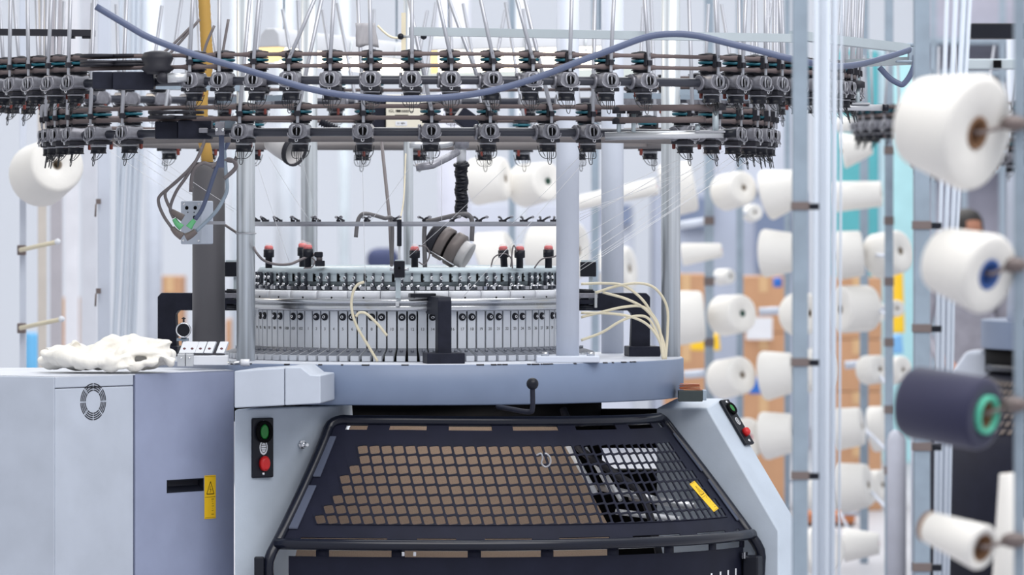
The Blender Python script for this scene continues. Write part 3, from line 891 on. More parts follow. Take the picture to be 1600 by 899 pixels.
def feeder_master():
    t = thing('yarn_feeder', '', 'yarn feeder', (0, 0, 0), local=True)
    MY = Matrix.Translation((0, -.006, 0))
    MB().lathe([(.0300, .065), (.0300, .068), (.0262, .0685), (.0262, .0795), (.0300, .080), (.0300, .0835), (.02, .0855)], 22, MY).build('belt_pulley', M_dark, t)
    MB().lathe([(.0300, .0315), (.0300, .0345), (.0262, .035), (.0262, .046), (.0300, .0465), (.0300, .0495)], 22, MY).build('belt_pulley', M_dark, t)
    MB().lathe([(.026, .0545), (.0305, .057), (.0305, .062), (.026, .0635)], 24, MY).build('clutch_disc', M_teal, t)
    MB().lathe([(.012, .026), (.012, .067)], 14, MY).lathe([(.025, .0255), (.025, .0325), (.012, .0335)], 20, MY).lathe([(.023, .0485), (.018, .0535)], 18, MY).lathe([(.012, .083), (.012, .087), (.005, .0885)], 12, MY).build('hub', M_black, t)
    poly = [(-.019, .0245), (.019, .0245), (.0275, .010), (.0285, -.008), (.020, -.019), (-.020, -.019), (-.0285, -.008), (-.0275, .010)]
    MB().prism([Vector((x, -.048, z)) for x, z in poly], (0, .066, 0)).build('housing', M_house, t, bevel=.004)
    g = MB()
    for s in (-1, 1):
        g.tube(crom([(.005 * s, -.0515, .0185), (.012 * s, -.055, .0155), (.0145 * s, -.056, .003), (.0105 * s, -.054, -.0105)], 4), .0026, 7)
    g.tube([(0, -.054, .012), (0, -.055, -.010)], .0016, 6)
    g.build('yarn_eye_claw', M_claw, t)
    MB().lathe([(.0125, 0), (.0125, .004), (.009, .005)], 16, Matrix.Translation((0, -.0475, .001)) @ facing(0)).build('yarn_eye', M_core, t)
    MB().tube(crom([(-.029, -.05, -.003), (-.026, -.054, -.012), (-.012, -.058, -.0195), (.012, -.058, -.0195), (.026, -.054, -.012), (.029, -.05, -.003)], 4), .0018, 6).build('guard_lip', M_house, t)
    MB().prism([Vector((x, y, -.0305)) for x, y in ((-.027, -.05), (.027, -.05), (.029, -.01), (.02, .02), (-.02, .02), (-.029, -.01))], (0, 0, .011)).build('tray', M_dark, t, bevel=.002)
    MB().tube([Vector((.0042 * cos(a), -.056, -.0245 + .0042 * sin(a))) for a in [2 * pi * i / 12 for i in range(12)]], .0014, 5, True).build('lip_ring', M_chrome, t)
    MB().lathe([(.0245, -.0365), (.0245, -.0315)], 20, Matrix.Translation((0, -.018, 0))).build('wheel_rim', M_claw, t)
    MB().lathe([(.0250, -.0575), (.0250, -.0545), (.0232, -.054), (.0232, -.0395), (.0250, -.0375)], 20, Matrix.Translation((0, -.018, 0))).build('storage_wheel', M_black, t)
    MB().tube(crom([(-.006, -.03, -.052), (-.0055, -.035, -.086), (0, -.037, -.095), (.0055, -.035, -.086), (.006, -.03, -.052)], 4), .00125, 5).tube([(0, -.03, -.05), (0, -.035, -.083)], .0011, 5).build('feeler_wire', M_wire, t)
    for s in (-1, 1):
        MB().tube(crom([(.027 * s, -.006, -.040), (.0260 * s, -.02, -.062), (.018 * s, -.031, -.075), (.003 * s, -.035, -.077)], 4), .00125, 5).tube([(.020 * s, -.02, -.05), (.012 * s, -.031, -.072)], .0011, 5).build('feeler_wire', M_wire, t)
    MB().box((0, .026, -.032), (.009, .010, .026)).build('stop_lever', M_red, t, bevel=.003)
    MB().lathe([(.021, -.036), (.0225, -.034), (.0225, -.028), (.019, -.026)], 18, Matrix.Rotation(pi / 2, 4, 'Y')).build('ring_clamp', M_house, t)
    MB().box((.001, -.046, .0535), (.0145, .014, .0155)).box((-.0085, -.040, .062), (.003, .016, .034)).build('tube_holder', M_dark, t, bevel=.0015)
    MB().box((.001, -.046, .036), (.0085, .004, .020)).build('holder_strip', M_tube, t)
    return t


# inlet tube: origin at its lower end so every copy can lean on its own
FM = feeder_master()
TUB = MB().lathe([(.0052, 0), (.0058, .002), (.0058, .26)], 12).build('inlet_tube', M_tube, FM)
TUB.location = (.001, -.046, .058)
TUL = MB().lathe([(.0056, 0), (.006, .002), (.006, .42)], 12).build('inlet_tube', M_tube)
PARTS = [c for c in FM.children]
first_used = [False]
numtag = {}


def place_feeder(R, z, az, label, group, lean, tubelen='u', number=None, cxy=(0, 0)):
    if not first_used[0]:
        t = FM; first_used[0] = True
        t.location = pol(R, az, z) + Vector((cxy[0], cxy[1], 0)); t.rotation_euler.z = az
        ch = {c.name.split('.')[0]: c for c in PARTS}
        tb = TUB
    else:
        t = FM.copy(); COL.objects.link(t)
        t.location = pol(R, az, z) + Vector((cxy[0], cxy[1], 0)); t.rotation_euler.z = az
        tb = None
        for c in PARTS:
            d = c.copy(); COL.objects.link(d); d.parent = t
            if c is TUB: tb = d
    if tubelen == 'l': tb.data = TUL.data
    tb.rotation_euler = (lean[0], lean[1], 0)
    t['label'] = label; t['group'] = group
    if number:
        n = text('tube_number', number, .011, M_print, tb, Matrix.Translation((0, -.0062, .018)) @ facing(0))
    return t


up_eyes = [103, 71, 40]
up_left = [az_px(p, RU + .055) for p in up_eyes] + [az_px(40, RU + .055) - RAD(4.5) * k for k in range(1, 16)]
up_mid = [az_px(p, RU + .05) for p in (295, 341, 395, 450, 515, 579, 643, 705, 771, 833, 891, 955, 1015)]
up_right = [az_px(p, RU + .055) for p in (1125, 1164, 1200, 1226)]
up_right += [up_right[-1] + RAD(4.4) * k for k in range(1, 14)]
nums_mid = {3: '3', 5: '2', 6: '11', 7: '1', 8: '1', 9: '15', 10: '17', 12: '2'}
rnd = random.Random(3)
near_u, far_u = 'yarn feeders along the upper feeder ring', 'yarn feeders on the far side of the upper ring'
LEANS_MID = [(.12, .12), (-.05, -.02), (.02, .10), (.0, .42), (.0, .06), (.02, -.02), (.0, .0), (.0, -.22), (.02, -.22), (.02, -.28), (.02, .02), (.05, .03), (.05, -.12)]
for i, a in enumerate(up_mid):
    place_feeder(RU, ZU, a, 'yarn feeder on the upper ring, %s along from the rod with the black knob' % ordinal(i + 1), near_u, LEANS_MID[i], 'u', nums_mid.get(i))
for i, a in enumerate(up_left):
    if a < RAD(-96): a_lab, g = 'yarn feeder on the far side of the upper ring', far_u
    else: a_lab, g = 'yarn feeder on the upper ring, %s outward from the twin dark drive boxes' % ordinal(i + 1), near_u
    place_feeder(RU, ZU, a, a_lab, g, (.03, (.08, .12, .02)[i % 3]), 'u', {0: '3', 1: '2', 2: '3'}.get(i))
for i, a in enumerate(up_right):
    if a > RAD(88): a_lab, g = 'yarn feeder on the far side of the upper ring', far_u
    else: a_lab, g = 'yarn feeder on the upper ring, %s beyond the second steel column' % ordinal(i + 1), near_u
    place_feeder(RU, ZU, a, a_lab, g, (.04, (-.10, .02, -.06, -.14)[i % 4]), 'u', {0: '21', 1: '2', 2: '2', 3: '2'}.get(i))
a0, a1 = max(up_right) + RAD(5), 2 * pi + min(up_left) - RAD(5)
nb = int((a1 - a0) / RAD(5.4))
for k in range(nb + 1):
    place_feeder(RU, ZU, a0 + (a1 - a0) * k / nb, 'yarn feeder on the far side of the upper ring', far_u, (rnd.uniform(-.1, .1), rnd.uniform(-.2, .2)))

lo_mid = [az_px(p, RL + .05) for p in (373, 464, 567, 674, 766, 862, 927)]
lo_left = [az_px(p, RL + .055) for p in (187, 137, 101, 81)]
lo_left += [lo_left[-1] - RAD(6.5) * k for k in range(1, 5)]
lo_right = [RAD(d) for d in (48.4, 55.3, 62, 68.6, 75, 81, 88, 95, 102, 109)]
near_l, far_l = 'yarn feeders along the lower feeder ring', 'yarn feeders on the far side of the lower ring'
LEANS_LO = [(.0, .1), (.0, .22), (.0, -.05), (.0, -.20), (.0, -.36), (.0, -.25), (.0, .02)]
for i, a in enumerate(lo_mid):
    place_feeder(RL, ZL, a, 'yarn feeder on the lower ring, %s along from the bolted grey bracket' % ordinal(i + 1), near_l, LEANS_LO[i], 'l', {3: '0'}.get(i))
for i, a in enumerate(lo_left):
    if a < RAD(-92): a_lab, g = 'yarn feeder on the far side of the lower ring', far_l
    else: a_lab, g = 'yarn feeder on the lower ring, %s outward from the lower dark drive boxes' % ordinal(i + 1), near_l
    place_feeder(RL, ZL, a, a_lab, g, (.0, .06), 'l')
for i, a in enumerate(lo_right):
    if a > RAD(88): a_lab, g = 'yarn feeder on the far side of the lower ring', far_l
    else: a_lab, g = 'yarn feeder on the lower ring, %s beyond the belt tension bar' % ordinal(i + 1), near_l
    place_feeder(RL, ZL, a, a_lab, g, (.0, -.05), 'l')
back = [az_px(p, RL, True) for p in (1010, 900, 814, 755, 655, 567, 480, 400, 330, 270)]
for a in back:
    place_feeder(RL, ZL, a, 'yarn feeder on the far side of the lower ring', far_l, (rnd.uniform(-.06, .06), rnd.uniform(-.2, .2)), 'l')
bpy.data.objects.remove(TUL)


def ring(name, label, R, z, gaps=(), arms=()):
    t = thing(name, label, 'feeder ring', (0, 0, z))
    MB().tube([pol(R, 2 * pi * i / 160, z) for i in range(160)], .0128, 12, True).build('ring_tube', M_ring, t)
    for a, r0 in arms:
        MB().box(pol((R + r0) / 2, a, z), (.02, abs(R - r0), .018), Matrix.Rotation(a, 3, 'Z')).build('ring_arm', M_galvd, t)
    return t


def colaz(px, Y):
    x, y = X(px, Y), Y - CAMD
    return math.atan2(x, -y), math.hypot(x, y)


arms = [colaz(384, 15.55), colaz(957, 16.45), colaz(483, 16.6), colaz(1048, 16.05)]
ring('feeder_ring', 'dark tubular upper feeder ring, the wider of the two', RU, ZU, arms=arms)
ring('feeder_ring', 'dark tubular lower feeder ring, the narrower of the two', RL, ZL, arms=arms)
# pale support band seen behind the lower ring
t = thing('support_band', 'pale grey steel band ring under the lower feeder ring', 'support ring', (0, 0, Z(228, 16.93)))
zb_ = Z(228, 16.93)
MB().revolve([(.915, zb_ - .015), (.935, zb_ - .015), (.935, zb_ + .015), (.915, zb_ + .015)], n=120).build('band', M_band, t)
for a, r0 in arms:
    MB().box(pol((.92 + r0) / 2, a, zb_), (.02, abs(.92 - r0), .018), Matrix.Rotation(a, 3, 'Z')).build('band_arm', M_band, t)


def belt(label, R, z, h=.0056, azs=()):
    # belt swells outward a little where it wraps each pulley
    pts = 720; m = []
    mb = MB(); vs = []; fs = []
    for i in range(pts):
        a = 2 * pi * i / pts
        hh = h
        for q in azs:
            d = abs((a - q + pi) % (2 * pi) - pi) * R
            if d < .034: hh = max(hh, h + .0020 * min(1, (0.034 - d) / .010))
        for r, zz in ((R + .021, z - hh), (R + .0240, z - hh), (R + .0240, z + hh), (R + .021, z + hh)):
            vs.append(pol(r, a, zz))
    for i in range(pts):
        j = (i + 1) % pts
        for k in range(4):
            l = (k + 1) % 4
            fs.append((i * 4 + k, j * 4 + k, j * 4 + l, i * 4 + l))
    mb.add(vs, fs, True)
    return tag(mb.build('drive_belt', M_belt), label, 'drive belt', 'drive belts of the feeder rings')


U_AZ = up_mid + up_left + up_right; L_AZ = lo_mid + lo_left + lo_right
belt('topmost taupe drive belt, over the teal discs of the upper ring', RU + .0105, ZU + .074, .0056, U_AZ)
belt('taupe drive belt under the teal discs of the upper ring', RU + .0095, ZU + .0405, .0056, U_AZ)
belt('taupe drive belt over the teal discs of the lower ring', RL + .0095, ZL + .074, .0062, L_AZ)
belt('taupe drive belt under the teal discs of the lower ring', RL + .0095, ZL + .0405, .0062, L_AZ)

# ---- drive units on the rings
def drive(name, label, boxes, Yd, R, zc, extra=None):
    t = thing(name, label, 'drive unit', W(boxes[0][0], boxes[0][3], Yd))
    for (x0, x1, y0, y1, dy) in boxes:
        a = W(x0, y0, Yd + dy); b = W(x1, y1, Yd + dy)
        MB().box2((a.x, a.y, a.z), (b.x, b.y + .09, b.z)).build('gear_case', M_dark2, t, bevel=.003)
    return t


dv = drive('belt_drive', 'twin dark drive boxes hanging on the upper feeder ring', [(144, 176, 112, 139, .03), (176, 240, 112, 140, 0)], 14.78, RU, ZU)
for px, r in ((155, 30), (205, 32)):
    for yy in (90, 100, 104):
        MB().lathe([(L(r, 15), 0), (L(r, 15), L(5, 15))], 24, Matrix.Translation((X(px, 14.9), 14.9 - CAMD, Z(yy, 14.9)))).build('drive_wheel', M_dark, dv)
MB().lathe([(L(16, 15), 0), (L(26, 15), L(8, 15)), (L(20, 15), L(14, 15)), (L(25, 15), L(24, 15)), (L(21, 15), L(33, 15)), (L(9, 15), L(36, 15))], 20, Matrix.Translation((X(246, 14.76), 14.76 - CAMD, Z(116, 14.76)))).build('linty_pulley', M_dark, dv)
kb = thing('knob_rod', 'pale rod with a black knob sticking out beside the twin drive boxes', 'rod', W(265, 122, 14.72))
MB().tube([W(262, 122, 14.72), W(292, 121, 14.72)], L(7.5, 14.72), 14).build('rod', M_alu, kb)
MB().ball(W(254, 122, 14.72), L(9, 14.72), 16, (1.1, 1, .95)).build('knob', M_dark, kb)
dl_ = drive('belt_drive', 'dark grey drive boxes on the lower feeder ring beside the bolted bracket', [(242, 278, 190, 217, .03), (278, 330, 188, 217, 0)], 15.05, RL, ZL)
for px in (255, 295):
    for yy in (178, 186):
        MB().lathe([(L(24, 15), 0), (L(24, 15), L(5, 15))], 24, Matrix.Translation((X(px, 15.08), 15.08 - CAMD, Z(yy, 15.08)))).build('drive_wheel', M_dark, dl_)
MB().box(W(318, 204, 15.03), (L(14, 15), .03, L(8, 15))).build('coupling', M_house, dl_, bevel=.003)
bb = thing('bolted_bracket', 'grey bracket plate with two bolts on the lower feeder ring', 'bracket', W(344, 212, 15.0))
MB().box(W(344, 201, 15.0), (L(15, 15), .03, L(21, 15))).build('plate', M_house, bb, bevel=.002)
MB().box(W(356, 196, 15.06), (L(24, 15), .05, L(18, 15))).build('block', M_galvd, bb, bevel=.002)
for px in (339, 349):
    MB().lathe([(.005, 0), (.005, .004), (.002, .005)], 10, Matrix.Translation(W(px, 203, 15.0) + Vector((0, -.015, 0))) @ facing(0)).build('bolt', M_chrome, bb)
MB().box2(W(342, 210, 15.02), W(350, 262, 15.02) + Vector((0, .012, 0))).build('strap', M_cable, bb)

# ---- belt tension bar on the lower ring
Yt = 15.0
tb = thing('tension_bar', 'aluminium belt tension bar with pulleys and a black end cap on the lower ring', 'tension bar', W(950, 213, Yt))
MB().tube([W(945, 213, Yt), W(1132, 209, Yt)], L(6.5, Yt), 14).build('bar', M_alu, tb)
MB().tube([W(1131, 209, Yt), W(1150, 208.6, Yt)], L(7, Yt), 14).build('end_cap', M_black, tb)
def pul(px, py, r, h, name='pulley', mt=None, Y=Yt, par=None):
    u_ = L(1, Y)
    MB().lathe([(r * u_, -h / 2 * u_), (r * u_ * 1.05, -h / 2 * u_ + .001), (r * u_ * 1.05, h / 2 * u_), (r * u_ * .6, (h / 2 + 2.5) * u_), (r * .1 * u_, (h / 2 + 3) * u_)], 24, Matrix.Translation(W(px, py, Y))).build(name, mt or M_dark, par or tb)
pul(1121, 168, 13, 9); pul(1090, 188, 12, 9)
pul(967, 173, 10, 9); pul(967, 190, 10, 8); pul(990, 173, 10, 9)
for px, y0, y1, w in ((1118, 173, 205, 5), (1090, 194, 205, 4), (967, 178, 210, 3.5), (990, 178, 210, 3.5)):
    MB().tube([W(px, y0, Yt), W(px, y1, Yt)], L(w, Yt), 12).build('spindle', M_mech, tb)
MB().box(W(1110, 206, Yt), (L(46, Yt), .03, L(3, Yt))).build('slide_plate', M_claw, tb)
for lab, pts_, yy in (('upper straight drive belt running out to the end pulley of the tension bar', (975, 1121), 168), ('lower straight drive belt running out to the short pulley of the tension bar', (975, 1090), 187)):
    a, b = pts_; r = L(13, Yt)
    A, B = W(a, yy + 1, Yt), W(b, yy, Yt)
    loop = [A + Vector((0, -r, 0)), B + Vector((0, -r, 0))] + [B + Vector((r * sin(t), -r * cos(t), 0)) for t in [pi * i / 8 for i in range(1, 8)]] + [B + Vector((0, r, 0)), A + Vector((0, r, 0))] + [A + Vector((-r * sin(t), r * cos(t), 0)) for t in [pi * i / 8 for i in range(1, 8)]]
    mb = MB(); n_ = len(loop); h = L(4.6, Yt); vs = []; fs = []
    for q in loop: vs += [q - Vector((0, 0, h)), q + Vector((0, 0, h))]
    for i in range(n_):
        j = (i + 1) % n_; fs.append((2 * i, 2 * j, 2 * j + 1, 2 * i + 1))
    o_ = mb.add(vs, fs, True).build('drive_belt', M_belt)
    so = o_.modifiers.new('Solidify', 'SOLIDIFY'); so.thickness = .003
    tag(o_, lab, 'drive belt', 'drive belts of the feeder rings')
# tension bar of the upper ring
Yv = 15.7
tv = thing('tension_bar', 'aluminium tension bar with one dark pulley beyond the tube bundle on the upper ring', 'tension bar', W(1315, 168, Yv))
MB().tube([W(1255, 167, Yv), W(1380, 168.5, Yv)], L(5, Yv), 14).build('bar', M_alu, tv)
MB().tube([W(1379, 168.5, Yv), W(1388, 168.6, Yv)], L(5.6, Yv), 14).build('end_cap', M_black, tv)
pul(1340, 133, 11, 9, par=tv, Y=Yv)
MB().tube([W(1340, 138, Yv), W(1340, 162, Yv)], L(3.6, Yv), 12).build('spindle', M_mech, tv)
MB().box(W(1345, 162, Yv), (L(28, Yv), .03, L(3, Yv))).build('slide_plate', M_alu, tv)
MB().box2(W(1290, 129, Yv), W(1340, 135, Yv) + Vector((0, .004, 0))).build('belt_end', M_belt, tv)

# ---- controller box seen between the rings
cb = thing('control_box', 'cream control box with a small printed label between the feeder rings', 'control box', W(637, 206, 16.6))
MB().box2(W(603, 148, 16.6), W(673, 207, 16.6) + Vector((0, .12, 0))).build('front_panel', M_cboxm, cb, bevel=.003)
MB().box2(W(561, 150, 16.62), W(602, 207, 16.62) + Vector((0, .11, 0))).build('side_case', M_dark2, cb, bevel=.003)
fM = lambda px, py: Matrix.Translation(W(px, py, 16.6) + Vector((0, -.0012, 0))) @ facing(0)
text('maker_text', 'IGL K', .0125, M_print, cb, fM(614.5, 173.5))
g = MB()
def bar(x0, x1, y, h): g.box2(W(x0, y - h / 2, 16.599), W(x1, y + h / 2, 16.599) + Vector((0, -.001, 0)))
bar(620, 626, 173.5, 3.4); bar(627, 640, 172.4, .8); bar(627, 639, 174.6, 1.0); bar(641, 646, 174.4, 1.2)
bar(617, 638, 180.2, 1.6)
g.build('printed_lines', M_print, cb)
MB().box2(W(618, 189.5, 16.6), W(636, 196.5, 16.6) + Vector((0, -.0015, 0))).build('label_plate', M_wblock, cb)
text('label_text', 'S1 48H', .0085, M_print, cb, Matrix.Translation(W(627, 193, 16.6) + Vector((0, -.0022, 0))) @ facing(0))
# inspection camera head hanging beside it
cm = thing('camera_head', 'tilted grey camera head behind the lower feeder ring', 'camera', W(722, 200, 16.2))
ax2 = Vector((-.75, -.1, .55)).normalized()
Mc = Matrix.Translation(W(730, 188, 16.2)) @ align(ax2)
mbx = MB().box((0, 0, 0), (.055, .055, .07)); mbx.v = [Mc @ v for v in mbx.v]; mbx.build('body', M_dark2, cm, bevel=.004)
mbx = MB().box((0, 0, .037), (.05, .05, .004)); mbx.v = [Mc @ v for v in mbx.v]; mbx.build('face_plate', M_nozzle, cm, bevel=.001)
# wall arm of the blower behind the lower ring: ribbed hose and funnel
fn = thing('suction_funnel', 'white suction funnel with a dark rim hanging behind the lower feeder ring', 'funnel', W(450, 240, 16.4))
axf = (W(474, 238, 16.3) - W(420, 215, 16.4)).normalized()
MB().lathe([(L(16, 16.4), 0), (L(20, 16.4), L(20, 16.4)), (L(24, 16.4), L(52, 16.4)), (L(20, 16.4), L(52, 16.4)), (L(14, 16.4), L(5, 16.4))], 24, Matrix.Translation(W(424, 220, 16.4)) @ align(axf)).build('funnel_body', M_nozzle, fn)
MB().lathe([(L(24.5, 16.4), L(48, 16.4)), (L(25, 16.4), L(56, 16.4)), (L(22, 16.4), L(56, 16.4)), (L(22, 16.4), L(48, 16.4))], 24, Matrix.Translation(W(424, 220, 16.4)) @ align(axf), True, False, False).build('funnel_rim', M_dark, fn)
rb = [W(500 + i * .8, 190 + i * .38, 16.4) for i in range(60)]
tag(MB().tube(rb, .012, 12, rs=[L(6 + 1.4 * sin(i * 1.3), 16.4) for i in range(60)]).build('ribbed_hose', M_black), 'black ribbed hose sloping behind the lower feeder ring', 'hose')

# ---- yarn threads
TH = [((1190, 236, 15.9), (903, 425, 15.75)), ((1150, 240, 15.6), (903, 407, 15.72)), ((1130, 236, 15.5), (905, 394, 15.7)), ((1100, 252, 15.4), (905, 372, 15.62)),
      ((1062, 258, 15.3), (906, 341, 15.6)), ((1066, 268, 15.3), (906, 335, 15.62)), ((1094, 262, 15.3), (906, 330, 15.64)), ((1060, 250, 15.3), (906, 318, 15.66)),
      ((1215, 220, 16.0), (930, 404, 15.8)), ((1050, 262, 15.3), (906, 345, 15.6)), ((905, 262, 15.2), (718, 470, 15.4)), ((790, 262, 15.1), (640, 400, 15.55)),
      ((905, 245, 15.1), (800, 350, 15.5)), ((690, 250, 15.05), (690, 345, 15.5)), ((566, 245, 15.0), (571, 455, 15.5)), ((470, 240, 15.0), (497, 345, 15.5)), ((640, 262, 15.2), (578, 347, 15.5)),
      ((420, 245, 15.05), (484, 345, 15.5)), ((400, 250, 15.1), (452, 410, 15.55)), ((180, 215, 15.4), (365, 330, 15.7)), ((150, 205, 15.4), (340, 330, 15.7)), ((120, 200, 15.5), (330, 340, 15.75)), ((230, 235, 15.2), (395, 345, 15.7)),
      ((1165, 238, 15.7), (905, 418, 15.74))]
for i, (a, b) in enumerate(TH):
    A, B = W(*a), W(*b)
    mid_ = A.lerp(B, .5) - Vector((0, 0, .004))
    lab = 'thin white yarn running from the lower feeder ring down to the guide ring'
    tag(MB().tube(crom([A, mid_, B], 4), .00065, 5).build('yarn_thread', M_yarn), lab, 'yarn', 'white yarns between feeder ring and guide ring')

# ---- overhead beam, arms and cable
ob = thing('overhead_arm', 'pale steel overhead arm reaching over the feeder rings to a corner bracket', 'steel arm', W(1430, 85, 15.3))
mb = MB()
def sqbeam(mb, a, b, w, h):
    a, b = Vector(a), Vector(b); d = (b - a).normalized(); s_ = d.cross(Vector((0, 0, 1))).normalized() * w / 2; u_ = Vector((0, 0, 1)) * h / 2
    mb.prism([a - s_ - u_, a + s_ - u_, a + s_ + u_, a - s_ + u_], b - a)
sqbeam(mb, W(640, 49, 14.7), W(1250, 60, 14.9), .035, L(13, 14.8)); mb.build('beam', M_beam, ob)
mb = MB(); sqbeam(mb, W(1240, 55, 14.9), W(1428, 77, 15.3), .035, L(14, 15)); mb.build('beam', M_beam, ob)
mb = MB(); sqbeam(mb, W(1200, 104, 15.9), W(1426, 95, 15.3), .035, L(12, 15.5)); mb.build('beam', M_beam, ob)
MB().box(W(1429, 86, 15.28), (L(20, 15.3), .05, L(24, 15.3))).box(W(1425, 70, 15.28), (L(22, 15.3), .04, L(5, 15.3))).box(W(1412, 96, 15.26), (L(26, 15.3), .03, L(4, 15.3))).box(W(1438, 79, 15.28), (L(5, 15.3), .03, L(5, 15.3))).build('corner_bracket', M_galvd, ob, bevel=.003)
cpts = [(150, 10), (200, 40), (236, 60), (300, 84), (360, 102), (420, 120), (480, 138), (540, 149), (600, 154), (660, 154), (720, 150), (780, 139), (840, 121), (900, 98), (960, 76), (1010, 58), (1050, 53), (1090, 56), (1140, 68), (1190, 80), (1240, 93), (1300, 103), (1340, 101), (1380, 91), (1422, 78)]
tag(MB().tube(crom([W(x, y, 14.42) if x < 1280 else W(x, y, 14.42 + (x - 1280) * .0055) for x, y in cpts], 5), L(5.2, 14.5), 10, squash=(1.0, .55)).build('sagging_cable', M_cable), 'slate blue flat cable sagging across the front of the upper feeder ring', 'cable')
tag(MB().tube(crom([W(x, y, 15.25) for x, y in ((1374, 105), (1390, 122), (1405, 131), (1412, 131), (1422, 118), (1430, 98), (1430, 86))], 5), L(4.5, 15.25), 10, squash=(1.0, .5)).build('cable_loop', M_cable), 'short slate blue cable loop hanging under the corner bracket', 'cable')
bm_ = thing('ceiling_beam', 'dark steel beam over the first feeders of the upper ring', 'beam', W(90, 53, 15.6))
mb = MB(); sqbeam(mb, W(-20, 50, 15.6), W(148, 52, 15.6), .05, L(10, 15.6)); mb.build('beam', M_dark, bm_)
for x0, x1 in ((108, 116), (128, 142)): MB().box2(W(x0, 55, 15.58), W(x1, 60, 15.58) + Vector((0, .04, 0))).build('beam_clip', M_dark, bm_)
# grey rag on the beam
mb = MB()
vs = []; fs = []
for i in range(9):
    for j in range(8):
        px = 556 + i * 4 + (j * .8 - 2 if i > 6 else 0) + random.uniform(-.5, .5); py = 36 + j * 5.2 + (2 * sin(i) if j == 7 else 0)
        vs.append(W(px, py, 14.66) + Vector((0, .006 * sin(i * 1.5 + j * .4), 0)))
for i in range(8):
    for j in range(7): fs.append((i * 8 + j, i * 8 + j + 1, (i + 1) * 8 + j + 1, (i + 1) * 8 + j))
rg = mb.add(vs, fs, True).build('grey_rag', mat('grey rag cloth', (176, 174, 178), .9, bump=.3)); so = rg.modifiers.new('Solidify', 'SOLIDIFY'); so.thickness = .002
tag(rg, 'small grey rag hanging over the belts of the upper feeder ring', 'rag')
# thin cables at the upper corner
for i, pp in enumerate((((238, 110), (240, 96), (270, 70), (300, 40)), ((250, 108), (262, 88), (285, 62), (312, 30)), ((316, 96), (322, 70), (335, 40)), ((345, 100), (350, 70), (357, 30)))):
    tag(MB().tube(crom([W(x, y, 15.5) for x, y in pp], 5), L(2.2, 15.5), 8).build('thin_cable', M_gcable), 'thin dark cable, %s from the beam end, rising behind the sagging blue cable' % ordinal(i + 1), 'cable', 'thin cables over the upper ring')
tag(MB().tube(crom([W(x, y, 16.0) for x, y in ((590, 40), (600, 50), (612, 58), (628, 60))], 5), L(1.8, 16), 8).build('thin_hose', M_cream), 'thin cream hose curving to a black knob over the upper ring', 'hose')
# ================================================================== control cabinet and what lies on it
CB = thing('control_cabinet', 'tall grey control cabinet with a slate blue door and a round fan grille', 'cabinet', W(200, 899, 15.0))
zc = Z(589, 14.6)
c0 = Vector((X(86, 14.6), 14.6 - CAMD, 0)); cA = Vector((X(-70, 14.75), 14.75 - CAMD, 0))
def along(px, edge):    # point on the front face line at pixel column px
    p0, p1 = edge
    for _ in range(1): pass
    lo, hi = 0.0, 1.0
    for _ in range(40):
        m_ = (lo + hi) / 2; q = p0.lerp(p1, m_); Y = q.y + CAMD
        if 800 + (q.x - CX) * FPX / Y < px: lo = m_
        else: hi = m_
    return p0.lerp(p1, (lo + hi) / 2)
cB = Vector((X(366, 15.2), 15.2 - CAMD, 0))
FR = (c0, cB)
fd = (cB - c0).normalized(); fn_ = Vector((fd.y, -fd.x, 0))     # outward (towards the viewer)
p210 = along(210, FR); p208 = along(208.6, FR); p212 = along(211.4, FR)
back1, back0 = cB + Vector((-.08, .32, 0)), cA + Vector((.0, .75, 0))
H = Vector((0, 0, zc))
MB().prism([c0 + fn_ * -.02, cB + fn_ * -.02, back1, back0, cA + Vector((.01, .02, 0))], (0, 0, zc - .012)).build('carcass', M_dark, CB)
MB().prism([cA, c0 - fd * .002, c0 - fd * .002 + Vector((.0, .03, 0)), cA + Vector((0, .03, 0))], H).build('side_panel', M_panel, CB, bevel=.004)
zsm = Z(607, 14.66)
MB().prism([c0 + fd * .002, p208, p208 - fn_ * .02, c0 + fd * .002 - fn_ * .02], (0, 0, zsm)).build('front_panel', M_panel, CB, bevel=.003)
MB().prism([q + Vector((0, 0, zsm + .002)) for q in (c0 + fd * .002, p208, p208 - fn_ * .02, c0 + fd * .002 - fn_ * .02)], (0, 0, zc - zsm - .002)).build('top_rail', M_panel, CB, bevel=.003)
# door with an open recess for the handle
def fp(px, py):    # point on the front face at a pixel
    q = along(px, FR); return Vector((q.x, q.y, Z(py, q.y + CAMD)))
dth = fn_ * -.022
hx0, hx1, hy0, hy1 = fp(260, 760), fp(318, 757), None, None
zt_, zb__ = Z(749, fp(290, 760).y + CAMD), Z(769, fp(290, 760).y + CAMD)
q0, q1 = p212, along(365.5, FR)
a0_, a1_ = along(260.5, FR), along(318, FR)
def slab(mb, A, B, z0, z1): mb.prism([Vector((A.x, A.y, z0)), Vector((B.x, B.y, z0)), Vector((B.x, B.y, z0)) + dth, Vector((A.x, A.y, z0)) + dth], (0, 0, z1 - z0))
mb = MB()
slab(mb, q0, a0_, 0, zc); slab(mb, a1_, q1, 0, zc); slab(mb, a0_, a1_, 0, zb__); slab(mb, a0_, a1_, zt_, zc)
dr = mb.build('door', M_door, CB)
dr['label'] = 'slate blue cabinet door'
mb = MB()
ins = -fn_ * .021
